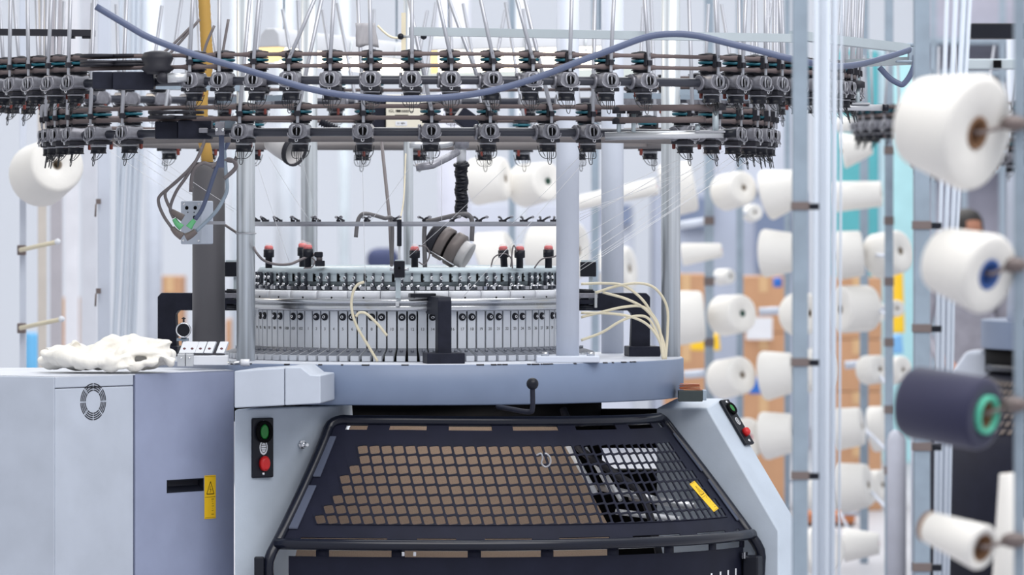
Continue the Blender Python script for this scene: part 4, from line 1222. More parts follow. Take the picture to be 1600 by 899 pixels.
for (A, B, z0, z1) in ((a0_, a1_, zb__, zt_),):
    mb.add([Vector((A.x, A.y, z0)) + ins, Vector((B.x, B.y, z0)) + ins, Vector((B.x, B.y, z1)) + ins, Vector((A.x, A.y, z1)) + ins], [(0, 1, 2, 3)])
    t_ = fd * .003
    for u0, u1 in ((A, A + t_), (B - t_, B)): slab(mb, u0 + fn_ * .001, u1 + fn_ * .001, z0, z1)
    for w0_, w1_ in ((z0, z0 + .003), (z1 - .003, z1)): slab(mb, A + fn_ * .001, B + fn_ * .001, w0_, w1_)
    mb.prism([Vector((A.x, A.y, z0)) + fn_ * .0, Vector((B.x, B.y, z0)) + fn_ * .0, Vector((B.x, B.y, z0 + .016)) + ins, Vector((A.x, A.y, z0 + .016)) + ins], (0, 0, .002))
mb.build('handle_recess', M_black, dr)
so_ = fp(328, 777) + fn_ * .0006
sticker(so_, fd, Vector((0, 0, 1)), L(23, 15.3) * 1.13, L(67, 15.3), CB, fn_)
# fan grille: ring slots
cen = fp(145.5, 628) + fn_ * .0008
ex, ez = fd, Vector((0, 0, 1))
rr0, rr1 = L(16.5, 15.0), L(29.5, 15.0)
mb = MB()
for k in range(4):
    ra = rr0 + (rr1 - rr0) * k / 4 + .0008; rb_ = rr0 + (rr1 - rr0) * (k + 1) / 4 - .0020
    for s in range(8):
        b0_, b1_ = s * pi / 4 + .045, (s + 1) * pi / 4 - .045
        M_ = 8; vs = []; fs = []
        for i in range(M_ + 1):
            t = b0_ + (b1_ - b0_) * i / M_
            for r in (ra, rb_): vs.append(cen + ex * r * cos(t) * 1.0 + ez * r * sin(t))
        for i in range(M_): fs.append((2 * i, 2 * i + 1, 2 * i + 3, 2 * i + 2))
        mb.add(vs, fs)
fg = mb.build('fan_grille', M_dark, CB)
so = fg.modifiers.new('Solidify', 'SOLIDIFY'); so.thickness = .0012
# top plate
MB().prism([q + Vector((0, 0, zc - .004)) for q in (cA + Vector((0, .004, 0)), c0, cB, back1, back0)], (0, 0, .004)).build('top_plate', M_ttop, CB, bevel=.0015)

# ---- white knit cloth heap
Yc = 14.95
def folds():
    mb = MB()
    def fold(pts, r, sq=(.62, 1.0)):
        P_ = crom([W(x, y, Yc + d) for x, y, d in pts], 8)
        n_ = len(P_)
        rs = [L(r, Yc) * (.78 + .22 * sin(pi * i / (n_ - 1))) * (1 + .10 * sin(i * .9 + r)) for i in range(n_)]
        mb.tube(P_, r, 14, rs=rs, squash=sq)
    fold([(66, 556, .0), (92, 554, -.02), (130, 562, -.06), (170, 570, -.04), (200, 568, 0)], 17)
    fold([(70, 548, .08), (100, 546, .10), (140, 548, .10), (165, 552, .08)], 17)
    fold([(140, 560, .0), (160, 540, .04), (190, 530, .07), (225, 532, .08), (262, 536, .06)], 15)
    fold([(120, 570, -.05), (165, 566, -.07), (205, 556, -.05), (240, 545, .0), (268, 535, .03)], 12)
    fold([(165, 573, -.06), (200, 572, -.07), (230, 568, -.06), (246, 566, -.04)], 12)
    fold([(180, 556, 0), (215, 552, -.03), (250, 556, -.03), (272, 566, -.02)], 13)
    fold([(105, 544, .06), (118, 534, .08), (128, 541, .09)], 7)
    fold([(150, 545, .10), (185, 538, .12), (225, 542, .12), (255, 548, .11)], 18)
    fold([(215, 556, .02), (245, 552, .02), (270, 548, .03)], 16)
    fold([(90, 564, .02), (140, 566, .03), (200, 566, .04), (240, 566, .04)], 13)
    for px, py, dd, rx, ry, rz in ((108, 562, .05, 50, .09, 17), (170, 564, .05, 60, .11, 15), (215, 556, .07, 55, .10, 22), (245, 558, .05, 30, .08, 17)):
        mb.ball(W(px, py, Yc + dd), 1.0, 20, (L(rx, Yc), ry, L(rz, Yc)))
    return mb
ck = folds()
floor_z = zc + .001
ck.v = [Vector((v.x, v.y, max(v.z, floor_z))) for v in ck.v]
cl_ = ck.build('cloth_heap', M_cloth)
rm = cl_.modifiers.new('Remesh', 'REMESH'); rm.mode = 'VOXEL'; rm.voxel_size = .0032; rm.use_smooth_shade = True
sm_ = cl_.modifiers.new('Smooth', 'SMOOTH'); sm_.iterations = 5; sm_.factor = .5
tx = bpy.data.textures.new('cloth_wrinkles', 'CLOUDS'); tx.noise_scale = .075; tx.noise_depth = 1; tx.noise_type = 'HARD_NOISE'
dm = cl_.modifiers.new('Displace', 'DISPLACE'); dm.texture = tx; dm.strength = .026; dm.mid_level = .4; dm.texture_coords = 'GLOBAL'
sm2 = cl_.modifiers.new('Smooth2', 'SMOOTH'); sm2.iterations = 6
tag(cl_, 'rumpled heap of white knit cloth lying on the control cabinet', 'cloth')

# ---- terminal block strip with five white clips
TBk = thing('terminal_block', 'white terminal strip with five slanted sockets on the cabinet beside the cloth', 'terminal block', W(320, 574, 15.25))
Yk = 15.25
MB().box2(W(292, 556, Yk), W(356, 571, Yk) + Vector((0, .06, 0))).build('base_strip', M_wblock, TBk, bevel=.003)
for i, px in enumerate((279, 291, 304, 318, 337)):
    poly = [W(px, 552, Yk + .01), W(px + 13, 552, Yk + .01), W(px + 20, 534, Yk + .05), W(px + 7, 534, Yk + .05)]
    k_ = MB().prism(poly, (0, .05, -.003)).build('socket_block', M_wblock, TBk, bevel=.002)
    m_ = (poly[0] + poly[1] + poly[2] + poly[3]) / 4
    nn = (poly[1] - poly[0]).cross(poly[3] - poly[0]).normalized()
    if nn.y > 0: nn = -nn
    MB().lathe([(.0045, -.002), (.0045, .0008)], 14, Matrix.Translation(m_ - (poly[3] - poly[0]) * .12) @ align(nn)).build('screw_hole', mat('dark wine plastic', (92, 44, 52)), k_)
for px in (283, 296):
    MB().box2(W(px - 6, 553, Yk - .02), W(px + 6, 573, Yk - .02) + Vector((0, .04, 0))).build('clamp', M_alu, TBk, bevel=.002)
    MB().ball(W(px, 560, Yk - .02), .004, 10).build('clamp_screw', M_chrome, TBk)
pin = thing('locating_pin', 'small steel pin with a white end lying at the foot of the steel column', 'pin', W(385, 568, 15.2))
MB().tube([W(356, 568, 15.2), W(378, 567, 15.2)], L(3, 15.2), 10).build('shaft', M_steel, pin)
MB().tube([W(376, 567, 15.2), W(390, 567, 15.2)], L(5.5, 15.2), 12).build('end_cap', M_wblock, pin)
# dial gauge on a small stand
DG = thing('dial_gauge', 'round black-faced dial gauge on a small stand under the arched bracket', 'gauge', W(287, 540, 15.6))
gc = W(287, 516, 15.6)
MB().lathe([(L(12, 15.6), 0), (L(12, 15.6), .012), (L(10, 15.6), .013), (L(10, 15.6), .010)], 28, Matrix.Translation(gc) @ facing(0), True, True, False).build('rim', M_chrome, DG)
MB().lathe([(L(10.3, 15.6), .009), (L(10.3, 15.6), .0105)], 28, Matrix.Translation(gc) @ facing(0)).build('dial_face', M_black, DG)
MB().tube([gc + Vector((0, 0, L(11, 15.6))), gc + Vector((0, 0, L(20, 15.6)))], .003, 8).tube([gc + Vector((-.006, 0, L(18, 15.6))), gc + Vector((.006, 0, L(18, 15.6)))], .002, 8).build('stem', M_dark, DG)
MB().box2(W(276, 529, 15.6), W(294, 533, 15.6) + Vector((0, .03, 0))).box2(W(283, 526, 15.6), W(291, 530, 15.6) + Vector((0, .02, 0))).box2(W(284, 531, 15.61), W(290, 560, 15.61) + Vector((0, .02, 0))).build('stand', M_galvd, DG)

# ---- junction box on the dark post with plugs and cables
JB = thing('junction_box', 'grey junction box with green plugs strapped to the dark grey post', 'junction box', W(300, 382, 15.35))
Yj = 15.36
fx = RAD(-25)
jd = Matrix.Rotation(fx, 3, 'Z')
cj = W(300, 348, Yj) + Vector((.012, .05, 0))
MB().box(cj, (L(38, Yj), .075, L(68, Yj)), jd).build('case', M_panel, JB, bevel=.004)
jf = cj + jd @ Vector((0, -.0375, 0))
def jp(px, py): return jf + jd @ Vector(((px - 295.5) * L(1, Yj), 0, -(py - 348) * L(1, Yj)))
mh = lambda px, py, d=0: Matrix.Translation(jp(px, py) + jd @ Vector((0, -d, 0))) @ facing(fx)
mb = MB()
for q in ((288, 325), (303, 325), (302, 340)): mb.lathe([(.0058, 0), (.0058, .001)], 14, mh(*q))
for q in ((290, 332), (301, 332)): mb.lathe([(.0018, 0), (.0018, .001)], 8, mh(*q))
mb.build('socket_hole', M_core, JB)
for q in ((283, 319), (309, 319), (282, 376), (309, 376)): MB().lathe([(.0036, 0), (.0036, .0015), (.0015, .0018)], 10, mh(*q)).build('corner_screw', M_chrome, JB)
MB().box2(W(318, 346, 15.36), W(352, 351, 15.36) + Vector((0, .003, 0))).build('strap', M_claw, JB)
Yq = 15.28
def plug(pts_, r0, r1, m_, nm):
    P_ = crom([W(x, y, Yq) for x, y in pts_], 6); n_ = len(P_)
    return MB().tube(P_, r0, 12, rs=[L(r0 + (r1 - r0) * i / (n_ - 1), Yq) for i in range(n_)]).build(nm, m_, JB)
plug([(268, 330), (276, 335), (286, 341)], 4, 6, M_boot, 'plug_boot')
plug([(272, 342), (277, 350), (284, 356)], 3.5, 5.5, M_plug, 'green_plug')
plug([(304, 344), (299, 350), (295, 356)], 3.5, 5.5, M_plug, 'green_plug')
plug([(269, 356), (276, 364), (285, 370)], 4, 6.5, M_boot, 'plug_boot')
plug([(306, 361), (298, 367), (290, 371)], 4.5, 6.5, M_boot, 'plug_boot')
CAB = [([(269, 357), (256, 338), (248, 318), (251, 305), (275, 285), (295, 265), (310, 245), (322, 215)], 'plug cable bowing out farthest beside the junction box', 2.6, M_gcable),
       ([(269, 331), (262, 318), (258, 305), (262, 296), (285, 275), (304, 255), (316, 230)], 'plug cable running to the upper boot of the junction box', 2.6, M_gcable),
       ([(271, 341), (266, 325), (275, 300), (290, 278), (306, 252), (318, 225)], 'plug cable running to the first green plug', 2.6, M_gcable),
       ([(305, 343), (315, 328), (324, 305), (335, 272), (345, 245), (360, 215), (364, 190)], 'grey cable crossing the front of the dark post to the second green plug', 3.4, M_cable),
       ([(307, 361), (322, 347), (338, 330), (349, 312), (355, 295), (353, 268), (351, 240), (348, 215)], 'pale grey cable curving round the edge of the dark post', 3.0, M_galvd),
       ([(298, 300), (300, 275), (306, 262), (318, 255), (330, 258), (340, 255), (350, 250), (365, 252), (370, 245)], 'dark cable looped over the top of the dark post', 3.0, M_gcable),
       ([(330, 262), (345, 252), (362, 250), (368, 262), (350, 280)], 'short dark cable tucked behind the post top', 3.4, M_gcable)]
for pts_, lab, r, m_ in CAB:
    tag(MB().tube(crom([W(x, y, Yq + .004 * (i % 2)) for i, (x, y) in enumerate(pts_)], 7), L(r, Yq), 9).build('plug_cable', m_), lab, 'cable', 'cables of the junction box')
# copper shims in a dark tray on the far leg
TR = thing('parts_tray', 'small dark tray holding a stack of copper shims on the outer leg', 'tray', W(1081, 628, 15.75))
MB().box2(W(1060, 611, 15.72), W(1098, 628, 15.72) + Vector((0, .06, 0))).build('tray_body', mat('dark green tray', (44, 54, 56), .5), TR, bevel=.002)
MB().box2(W(1098, 610, 15.72), W(1104, 626, 15.72) + Vector((0, .06, 0))).build('tray_end', M_galvd, TR, bevel=.002)
mb = MB()
for i in range(5):
    x_ = random.uniform(-1.5, 1.5)
    mb.box(W(1079 + x_, 609 - i * 2.0, 15.72) + Vector((0, .03, 0)), (L(34 - i, 15.7), .05, .002), Matrix.Rotation(random.uniform(-.06, .06), 3, 'Y'))
tag(mb.build('copper_shims', mat('copper shim', (168, 92, 58), .5, .3)), 'thin stack of copper brown shims in the dark tray', 'shims')
# ================================================================== yarn cones and creels
def cone(label, f, fr, b, br, Y, dy, core=None, cr=.13, yarn=None, group='white yarn cones on the far creel', lip=None, n=36, name='yarn_cone', cmat=None):
    """f, b: pixel centres of the two ends (f = the end with the visible bore); fr, br their pixel radii; dy: how much deeper the b end lies"""
    F, B = W(f[0], f[1], Y), W(b[0], b[1], Y + dy)
    d = F - B; Ln = d.length; d.normalize()
    Rf, Rb = L(fr, Y), L(br, Y + dy)
    t = thing(name, label, 'yarn cone', B, group, local=True)
    q = d.to_track_quat('Z', 'Y'); t.rotation_mode = 'QUATERNION'; t.rotation_quaternion = q
    e = min(Rf, Rb) * .16
    c_ = max(Rf * cr * 1.0, .008) if core is None else core
    prof = [(c_ * .9, 0.0), (Rb - e, 0.0), (Rb - e * .3, e * .25), (Rb, e), (Rb + (Rf - Rb) * .5, Ln * .5), (Rf, Ln - e), (Rf - e * .3, Ln - e * .25), (Rf - e, Ln), (Rf * .6, Ln - Rf * .015), (c_ * 1.15, Ln - Rf * .03), (c_ * 1.05, Ln - Rf * .05), (c_ * 1.05, Ln - min(.06, Ln * .5))]
    MB().lathe(prof, n, None, True, False, False).build('yarn_body', yarn or M_cone, t)
    MB().lathe([(c_ * .86, -.006), (c_ * 1.05, -.006), (c_ * 1.05, Ln - Rf * .02), (c_ * .86, Ln - Rf * .02), (c_ * .86, -.006)], 20, None, True, False, False).build('core_tube', cmat or M_card, t)
    MB().lathe([(c_ * .85, Ln * .25), (c_ * .85, Ln * .3)], 16).build('bore_plug', M_hole, t)
    if lip:
        MB().lathe([(c_ * 1.0, Ln - .004), (c_ * 1.22, Ln - .004), (c_ * 1.25, Ln + .008), (c_ * 1.0, Ln + .010), (c_ * .96, Ln - .004)], 24, None, True, False, False).build('core_collar', lip, t)
    return t, F, d


def post(name, label, px, Y, w, y0=-30, base=True, m=None, clips=(), tabs=True, grp=None, depth=None):
    x = X(px, Y); ww = L(w, Y)
    t = thing(name, label, 'creel post', (x, Y - CAMD, 0), grp)
    mb = MB().box((x, Y - CAMD, Z(y0, Y) / 2), (ww, depth or ww, Z(y0, Y)))
    mb.build('shaft', m or M_galvd, t, bevel=min(.003, ww * .12))
    for cy in clips:
        MB().box((x, Y - CAMD, Z(cy, Y)), (ww * 1.14, (depth or ww) * 1.14, L(13, Y))).build('clip_band', M_clip, t, bevel=.001)
        if tabs:
            MB().box((x + ww * .85, Y - CAMD - ww * .2, Z(cy + 1, Y)), (ww * .75, ww * .5, L(10, Y))).build('clip_tab', M_black, t, bevel=.001)
    return t


# ---- near creel: posts, milky tubes, big cones
post('creel_post', 'square galvanised creel post in front of the upper ring end, carrying three taupe clips', 1250, 11.5, 24, clips=(322, 566, 743))
post('creel_post', 'square galvanised creel post behind the big cones, carrying four taupe clips', 1440, 12.2, 25, clips=(352, 513, 698, 886))
pn = post('creel_post', 'nearest creel post, its dark peg clamps holding the big cones', 1593, 9.75, 17)
TUBES = [(1275, 11.9, 9), (1283.5, 11.94, 10), (1292.5, 11.9, 10), (1301.5, 11.94, 9), (1312, 12.0, 4)]
for i, (px, Y, w) in enumerate(TUBES):
    x = X(px, Y); x2 = X(px - 5 + i * .6, Y)
    tag(MB().tube([(x2, Y - CAMD, 0.0), (x2 + (x - x2) * .5, Y - CAMD, .8), (x + (.006 if i > 2 else .002), Y - CAMD, 2.6)], L(w, Y) / 2, 12).build('milky_tube', M_ptube), 'milky yarn tube, %s from the square post before the ring end' % ordinal(i + 1), 'tube', 'milky yarn guide tubes')
for i, (px, w, lean) in enumerate(((1466, 7, 14), (1474, 8, 20), (1483, 8, 24), (1490, 6, 27))):
    Y = 12.7
    tag(MB().tube([(X(px, Y) - L(lean * .7, Y), Y - CAMD, 0.0), (X(px, Y), Y - CAMD, Z(450, Y)), (X(px, Y) + L(lean, Y), Y - CAMD, Z(-20, Y))], L(w, Y) / 2, 12).build('milky_tube', M_ptube), 'milky yarn tube, %s counted away from the post behind the big cones' % ordinal(i + 1), 'tube', 'milky yarn guide tubes')

gA = 'big yarn cones on the nearest creel post'
CN = [('biggest white yarn cone, topmost on the nearest creel post', (1530, 209), 93, (1434, 188), 72, 9.7, .09, .030, None, None, None),
      ('white yarn cone with a blue-lined core, below the biggest cone', (1548, 430), 64, (1470, 405), 52, 9.7, .085, .028, None, None, mat('blue core', (60, 100, 170), .6)),
      ('navy yarn cone with a mint green core collar', (1540, 648), 58, (1424, 628), 57, 9.7, .10, .030, M_navy, M_greenc, None),
      ('thin white yarn tube with a thick brown core, lowest on the nearest creel post', (1536, 857), 37, (1452, 824), 25, 9.7, .09, .029, None, None, None)]
for (lab, f, fr, b, br, Y, dy, core, yn, lip, cm_) in CN:
    t, F, d = cone(lab, f, fr, b, br, Y, dy, core, yarn=yn, lip=lip, group=gA, n=56, cmat=cm_)
    py = f[1] - 12 if fr > 50 else f[1] - 9
    cl = Vector((X(1593, 9.75), 9.75 - CAMD, Z(py - 4, 9.75)))
    MB().lathe([(.004, -.028), (.016, -.02), (.022, 0), (.016, .02), (.004, .028)], 20, Matrix.Translation(cl + Vector((-.012, -.012, 0))) @ Matrix.Diagonal((1.25, 1.0, .55, 1))).build('peg_clamp', M_clip, pn)
    MB().tube([cl + Vector((-.02, -.008, -.002)), F + d * .004 + Vector((0, 0, .002)), F - d * .05], .0042, 10).build('peg', M_clip, pn)
cone('tall white yarn cone standing behind the thin tube at the lowest corner', (1573, 740), 12, (1588, 912), 38, 10.4, .0, .006, group=gA, n=40)

# ---- far creel
FX = 24.0
FC = [  # label, face, rf, back, rb, Y, dy, core mat
 ('white cone of the far creel, close behind the ribbed black hose, seen edge-on', (791, 279), 34, (738, 285), 37, 22, .05),
 ('white cone of the far creel with a dark green bore, beside the white column', (857, 283), 31, (816, 291), 34, 22, .14),
 ('long thin white cone of the far creel between the two white columns, pink core', (1027, 291), 14, (880, 322), 11, 22, .05),
 ('white cone of the far creel just behind the tilted blower nozzle', (800, 392), 34, (755, 408), 45, 22, .03),
 ('huge pale cone of the far creel behind the red-topped lamps by the white column', (905, 392), 45, (835, 394), 44, 23, .1),
 ('pale cone of the far creel peeping out past the second white column', (985, 420), 36, (945, 424), 36, 25, .05),
 ('large pale cone of the far creel between steel column and first thin post', (1085, 290), 40, (1035, 300), 42, FX, .0),
 ('white cone of the far creel facing the viewer in the topmost row', (1163, 293), 27, (1130, 302), 29, FX, .12),
 ('tilted white cone of the far creel in the topmost row beside the near post', (1250, 292), 28, (1196, 306), 40, FX, .05),
 ('small pale cone of the far creel tucked under the topmost row', (1180, 332), 13, (1172, 334), 14, 25.5, .08),
 ('thin white cone of the far creel with a pink tip', (1128, 391), 11, (1066, 398), 18, FX, .03),
 ('white cone of the far creel in the second row beside the near post', (1245, 394), 30, (1192, 396), 38, FX, .05),
 ('small white cone of the far creel above the cardboard boxes', (1142, 432), 12, (1122, 434), 13, 25.5, .06),
 ('large white cone of the far creel behind the first thin post, third row', (1100, 494), 40, (1050, 498), 43, FX, .0),
 ('white cone of the far creel with a green bore in the third row', (1161, 490), 30, (1127, 494), 32, FX, .12),
 ('big white cone of the far creel mostly hidden by the near post, third row', (1266, 490), 32, (1240, 492), 33, FX, .10),
 ('white cone of the far creel facing the viewer in the fourth row', (1161, 586), 30, (1124, 594), 31, FX, .12),
 ('white cone of the far creel in the fourth row beside the near post', (1243, 582), 31, (1192, 588), 39, FX, .05),
 ('large round white cone of the far creel behind the milky tubes, fourth row', (1286, 578), 35, (1258, 580), 34, FX, .10),
 ('white cone of the far creel with a dark pink bore above the outer leg', (1172, 684), 32, (1145, 690), 32, FX, .12),
 ('white cone of the far creel in the fifth row beside the near post', (1243, 676), 30, (1192, 682), 38, FX, .05),
 ('tiny white cone of the far creel high beside the milky tubes', (1330, 195), 12, (1308, 194), 13, 25.5, .04),
 ('tiny white cone of the far creel high beside the second ring', (1356, 197), 12, (1338, 196), 13, 25.5, .04),
 ('white cone of the far creel tapering to a narrow end before the teal wall', (1362, 228), 14, (1316, 236), 28, FX, .0),
 ('white cylinder cone of the far creel lying before the teal wall', (1378, 303), 20, (1302, 308), 24, FX, .04),
 ('white cone of the far creel behind the milky tubes, second row', (1348, 396), 36, (1304, 400), 38, FX, .0),
 ('white cone of the far creel facing the viewer beside the pale blue post', (1408, 392), 34, (1368, 402), 36, FX, .10),
 ('white cone of the far creel with a dark bore turned towards the milky tubes', (1312, 484), 37, (1360, 482), 36, FX, .08),
 ('small round white cone of the far creel before the cardboard stack', (1372, 488), 16, (1364, 488), 16, 25, .10),
 ('small white cone of the far creel against the yellow strip', (1402, 482), 13, (1392, 483), 13, 24.5, .08),
 ('rounded white cone of the far creel before the stacked boxes, fourth row', (1376, 577), 22, (1352, 579), 23, FX, .08),
 ('white cone of the far creel just behind the navy cone', (1412, 578), 22, (1392, 580), 22, 25, .06),
 ('white cone of the far creel in the fifth row behind the milky tubes', (1348, 666), 30, (1302, 672), 33, FX, .03),
 ('pale cone of the far creel in the fifth row by the pale blue post', (1386, 668), 34, (1360, 672), 36, 25, .02),
 ('white cone of the far creel with a pink bore in the sixth row', (1306, 770), 27, (1272, 774), 27, FX, .10),
 ('broad white cone of the far creel turned away in the sixth row', (1358, 758), 34, (1312, 764), 40, FX, .05),
 ('pale cone of the far creel half hidden by the fat grey post', (1380, 758), 24, (1362, 760), 25, 24.6, .04),
 ('white cone of the far creel with a dark bore in the lowest row', (1291, 857), 37, (1268, 862), 36, 22.5, .10),
 ('white cone of the far creel with a pink tip in the lowest row', (1374, 850), 17, (1318, 852), 27, 23, .02),
 ('huge white cone with an orange core beside the pegs behind the cabinet', (90, 257), 44, (60, 275), 50, 18, .22),
]
PINK = {'long thin', 'thin white', 'white cone of the far creel with a pink'}
CC = []
for row in FC:
    lab, f, fr, b, br, Y, dy = row
    cmt = M_pink if 'pink' in lab else mat('dark green core', (60, 96, 84), .6) if 'green' in lab else mat('dull core', (150, 138, 124), .7)
    t, F, d = cone(lab, f, fr, b, br, Y, dy, None, .17 if fr > 20 else .2, n=28, cmat=cmt, group=None if 'huge white' in lab else 'white yarn cones on the far creel')
    CC.append((f, b, Y, F, d, lab))

# far posts and their pegs: every cone is carried by the post nearest to it
FP = [('pale blue grey creel post behind the steel column', 1108, FX + .35, 14), ('slim far creel post beside the cones with visible bores', 1156, 25.4, 11), ('thin far creel post just behind the near post', 1230, 25.2, 9),
      ('slim far creel post before the teal wall', 1350, 25.4, 13), ('blue grey creel post with small dark clips before the yellow strip', 1389, 22.4, 13), ('far creel post hidden behind the white columns', 930, 23.2, 12), ('far creel post behind the ribbed hose', 800, 23.2, 10)]
PO = []
for lab, px, Y, w in FP:
    PO.append((px, Y, post('creel_post', lab, px, Y, w, clips=(235, 345, 440, 535, 640, 735) if px in (1389, 1108) else (), tabs=False, m=M_galvd)))
for f, b, Y, F, d, lab in CC:
    if 'huge white' in lab: continue
    cx = (f[0] + b[0]) / 2
    px, Yp, pt = min(PO, key=lambda q: abs(q[0] - cx))
    C_ = W(cx, (f[1] + b[1]) / 2, Y)
    A_ = Vector((X(px, Yp), Yp - CAMD, C_.z + .0))
    bk = C_ - d * .02
    MB().tube([A_, Vector((A_.x * .4 + bk.x * .6, max(A_.y, bk.y) , bk.z)), bk], .008, 8).build('peg', M_white, pt)
# a few free pegs
for a, b_ in (((1186, 487), (1230, 485)), ((1320, 571), (1350, 569)), ((1068, 586), (1108, 583)), ((1060, 353), (1108, 345))):
    MB().tube([W(*a, 25.3), W(*b_, 25.3)], .02, 10).build('peg', M_white, PO[1][2])
# fat grey posts, creel of the cabinet side
tag(MB().lathe([(L(15, 22), 0), (L(15, 22), Z(690, 22)), (L(12, 22), Z(678, 22)), (L(5, 22), Z(672, 22))], 20, Matrix.Translation((X(1401, 22), 22 - CAMD, 0))).build('bollard_post', mat('lavender grey post', (184, 186, 198), .6)), 'fat lavender grey post with a rounded top below the navy cone', 'post')
lp = post('creel_post', 'pale creel post with two small clips behind the cloth heap', 163, 18, 19, m=M_white)
for cy in (315, 455):
    MB().box(W(154, cy, 17.95), (L(7, 18), .03, L(8, 18))).tube([W(150, cy + 4, 17.9), W(149, cy + 24, 17.9)], L(1.5, 18), 6).build('clip_hook', M_clip, lp)
pg = post('creel_post', 'pale creel post with two cream pegs beside the huge cone', 36, 18.3, 10, m=M_white)
for y0, y1, x1 in ((391, 378, 90), (513, 499, 96)):
    MB().tube([W(32, y0, 18.2), W(x1, y1, 18.0)], L(3.6, 18), 10).build('peg', M_cream, pg)
    MB().ball(W(x1, y1, 18.0), L(5, 18), 12).build('peg_tip', M_wblock, pg)
    MB().box(W(34, y0, 18.25), (L(13, 18), .05, L(16, 18))).build('peg_clamp', M_clip, pg, bevel=.003)
MB().tube([W(36, 300, 18.3), W(76, 264, 18.1)], L(3.6, 18), 10).build('peg', M_cream, pg)
for i, (px, w, c, Y) in enumerate(((66, 13, (196, 188, 180), 21), (88, 18, (176, 172, 178), 24), (112, 20, (230, 230, 236), 26), (140, 22, (206, 208, 216), 25))):
    post('creel_post', 'soft far creel post, %s counted from the cream pegs towards the clip post' % ordinal(i + 1), px, Y, w, m=mat('far post paint %d' % i, c, .6))
for i, (x0, x1, w) in enumerate(((196, 178, 4), (206, 190, 4), (213, 200, 3.4), (222, 208, 4), (186, 180, 3))):
    Y = 19.5
    tag(MB().tube([(X(x1, Y), Y - CAMD, 0), (X(x1, Y), Y - CAMD, Z(540, Y)), (X(x0, Y), Y - CAMD, Z(200, Y)), (X(x0 + 3, Y), Y - CAMD, Z(-20, Y))], L(w, Y), 8).build('milky_tube', M_ptube), 'slanting milky tube behind the cloth heap, %s from the clip post' % ordinal(i + 1), 'tube', 'milky tubes behind the cabinet')
for i, (px, w, Y, c) in enumerate(((240, 26, 33, (188, 194, 206)), (372, 20, 33, (190, 198, 208)), (446, 30, 35, (190, 197, 207)), (538, 16, 33, (192, 202, 210)), (709, 48, 31, (196, 198, 212)), (815, 16, 31, (200, 206, 216)))):
    tag(MB().lathe([(L(w, Y) / 2, 0), (L(w, Y) / 2, Z(-30, Y))], 24, Matrix.Translation((X(px, Y), Y - CAMD, 0))).build('hall_pillar', mat('hall pillar paint %d' % i, c, .6)), 'pale round hall pillar far behind the machine, %s counted from the cabinet' % ordinal(i + 1), 'pillar')

# ---- cardboard boxes, bits of colour
def carton(label, x0, x1, y0, y1, Y, dep=.4, grp='cardboard boxes behind the creel'):
    a, b = W(x0, y1, Y), W(x1, y0, Y)
    t = thing('cardboard_box', label, 'box', ((a.x + b.x) / 2, a.y, a.z), grp)
    MB().box2((a.x, a.y, a.z), (b.x, b.y + dep, b.z)).build('carton', M_box, t, bevel=.006)
    m_ = (a.x + b.x) / 2
    MB().box2((m_ - .025, a.y - .002, b.z - (b.z - a.z) * .28), (m_ + .025, a.y + .01, b.z + .002)).build('tape_strip', mat('packing tape', (206, 170, 128), .35), t)
    return t
def stack(x0, x1, ys, Y, names, dep=.45):
    for (y0, y1), nm in zip(ys, names): carton(nm, x0, x1, y0, y1, Y, dep)
fl30 = HOR + CZ * FPX / 30
stack(1040, 1104, ((429, 536), (537, 640), (641, fl30)), 30, ('topmost cardboard box beside the steel column', 'middle cardboard box beside the steel column', 'bottom cardboard box beside the steel column'))
stack(1158, 1228, ((432, 520), (521, 612), (613, fl30)), 30, ('topmost cardboard box of the stack between the slim far posts', 'middle cardboard box of the stack between the slim far posts', 'bottom cardboard box of the stack between the slim far posts'))
stack(1300, 1378, ((434, 530), (531, 612), (613, 680), (681, fl30)), 30, ('topmost cardboard box of the stack before the teal wall', 'second cardboard box from the top, before the teal wall', 'third cardboard box from the top, before the teal wall', 'lowest cardboard box before the teal wall'))
fl34 = HOR + CZ * FPX / 34
stack(246, 284, ((432, 520), (521, fl34)), 34, ('upper brown box far behind the arched bracket', 'lower brown box far behind the arched bracket'))
stack(94, 116, ((466, 560), (561, fl34)), 34, ('upper brown box between the soft far posts', 'lower brown box between the soft far posts'))
stack(352, 400, ((500, 560), (561, fl34)), 34, ('upper brown box glimpsed behind the dark grey post', 'lower brown box glimpsed behind the dark grey post'))
MB_ = MB().box2(W(1166, 496, 29.9), W(1207, 531, 29.9) + Vector((0, .006, 0)))
tag(MB_.build('paper_label', M_wblock), 'white paper label on the carton between the slim far posts', 'label')
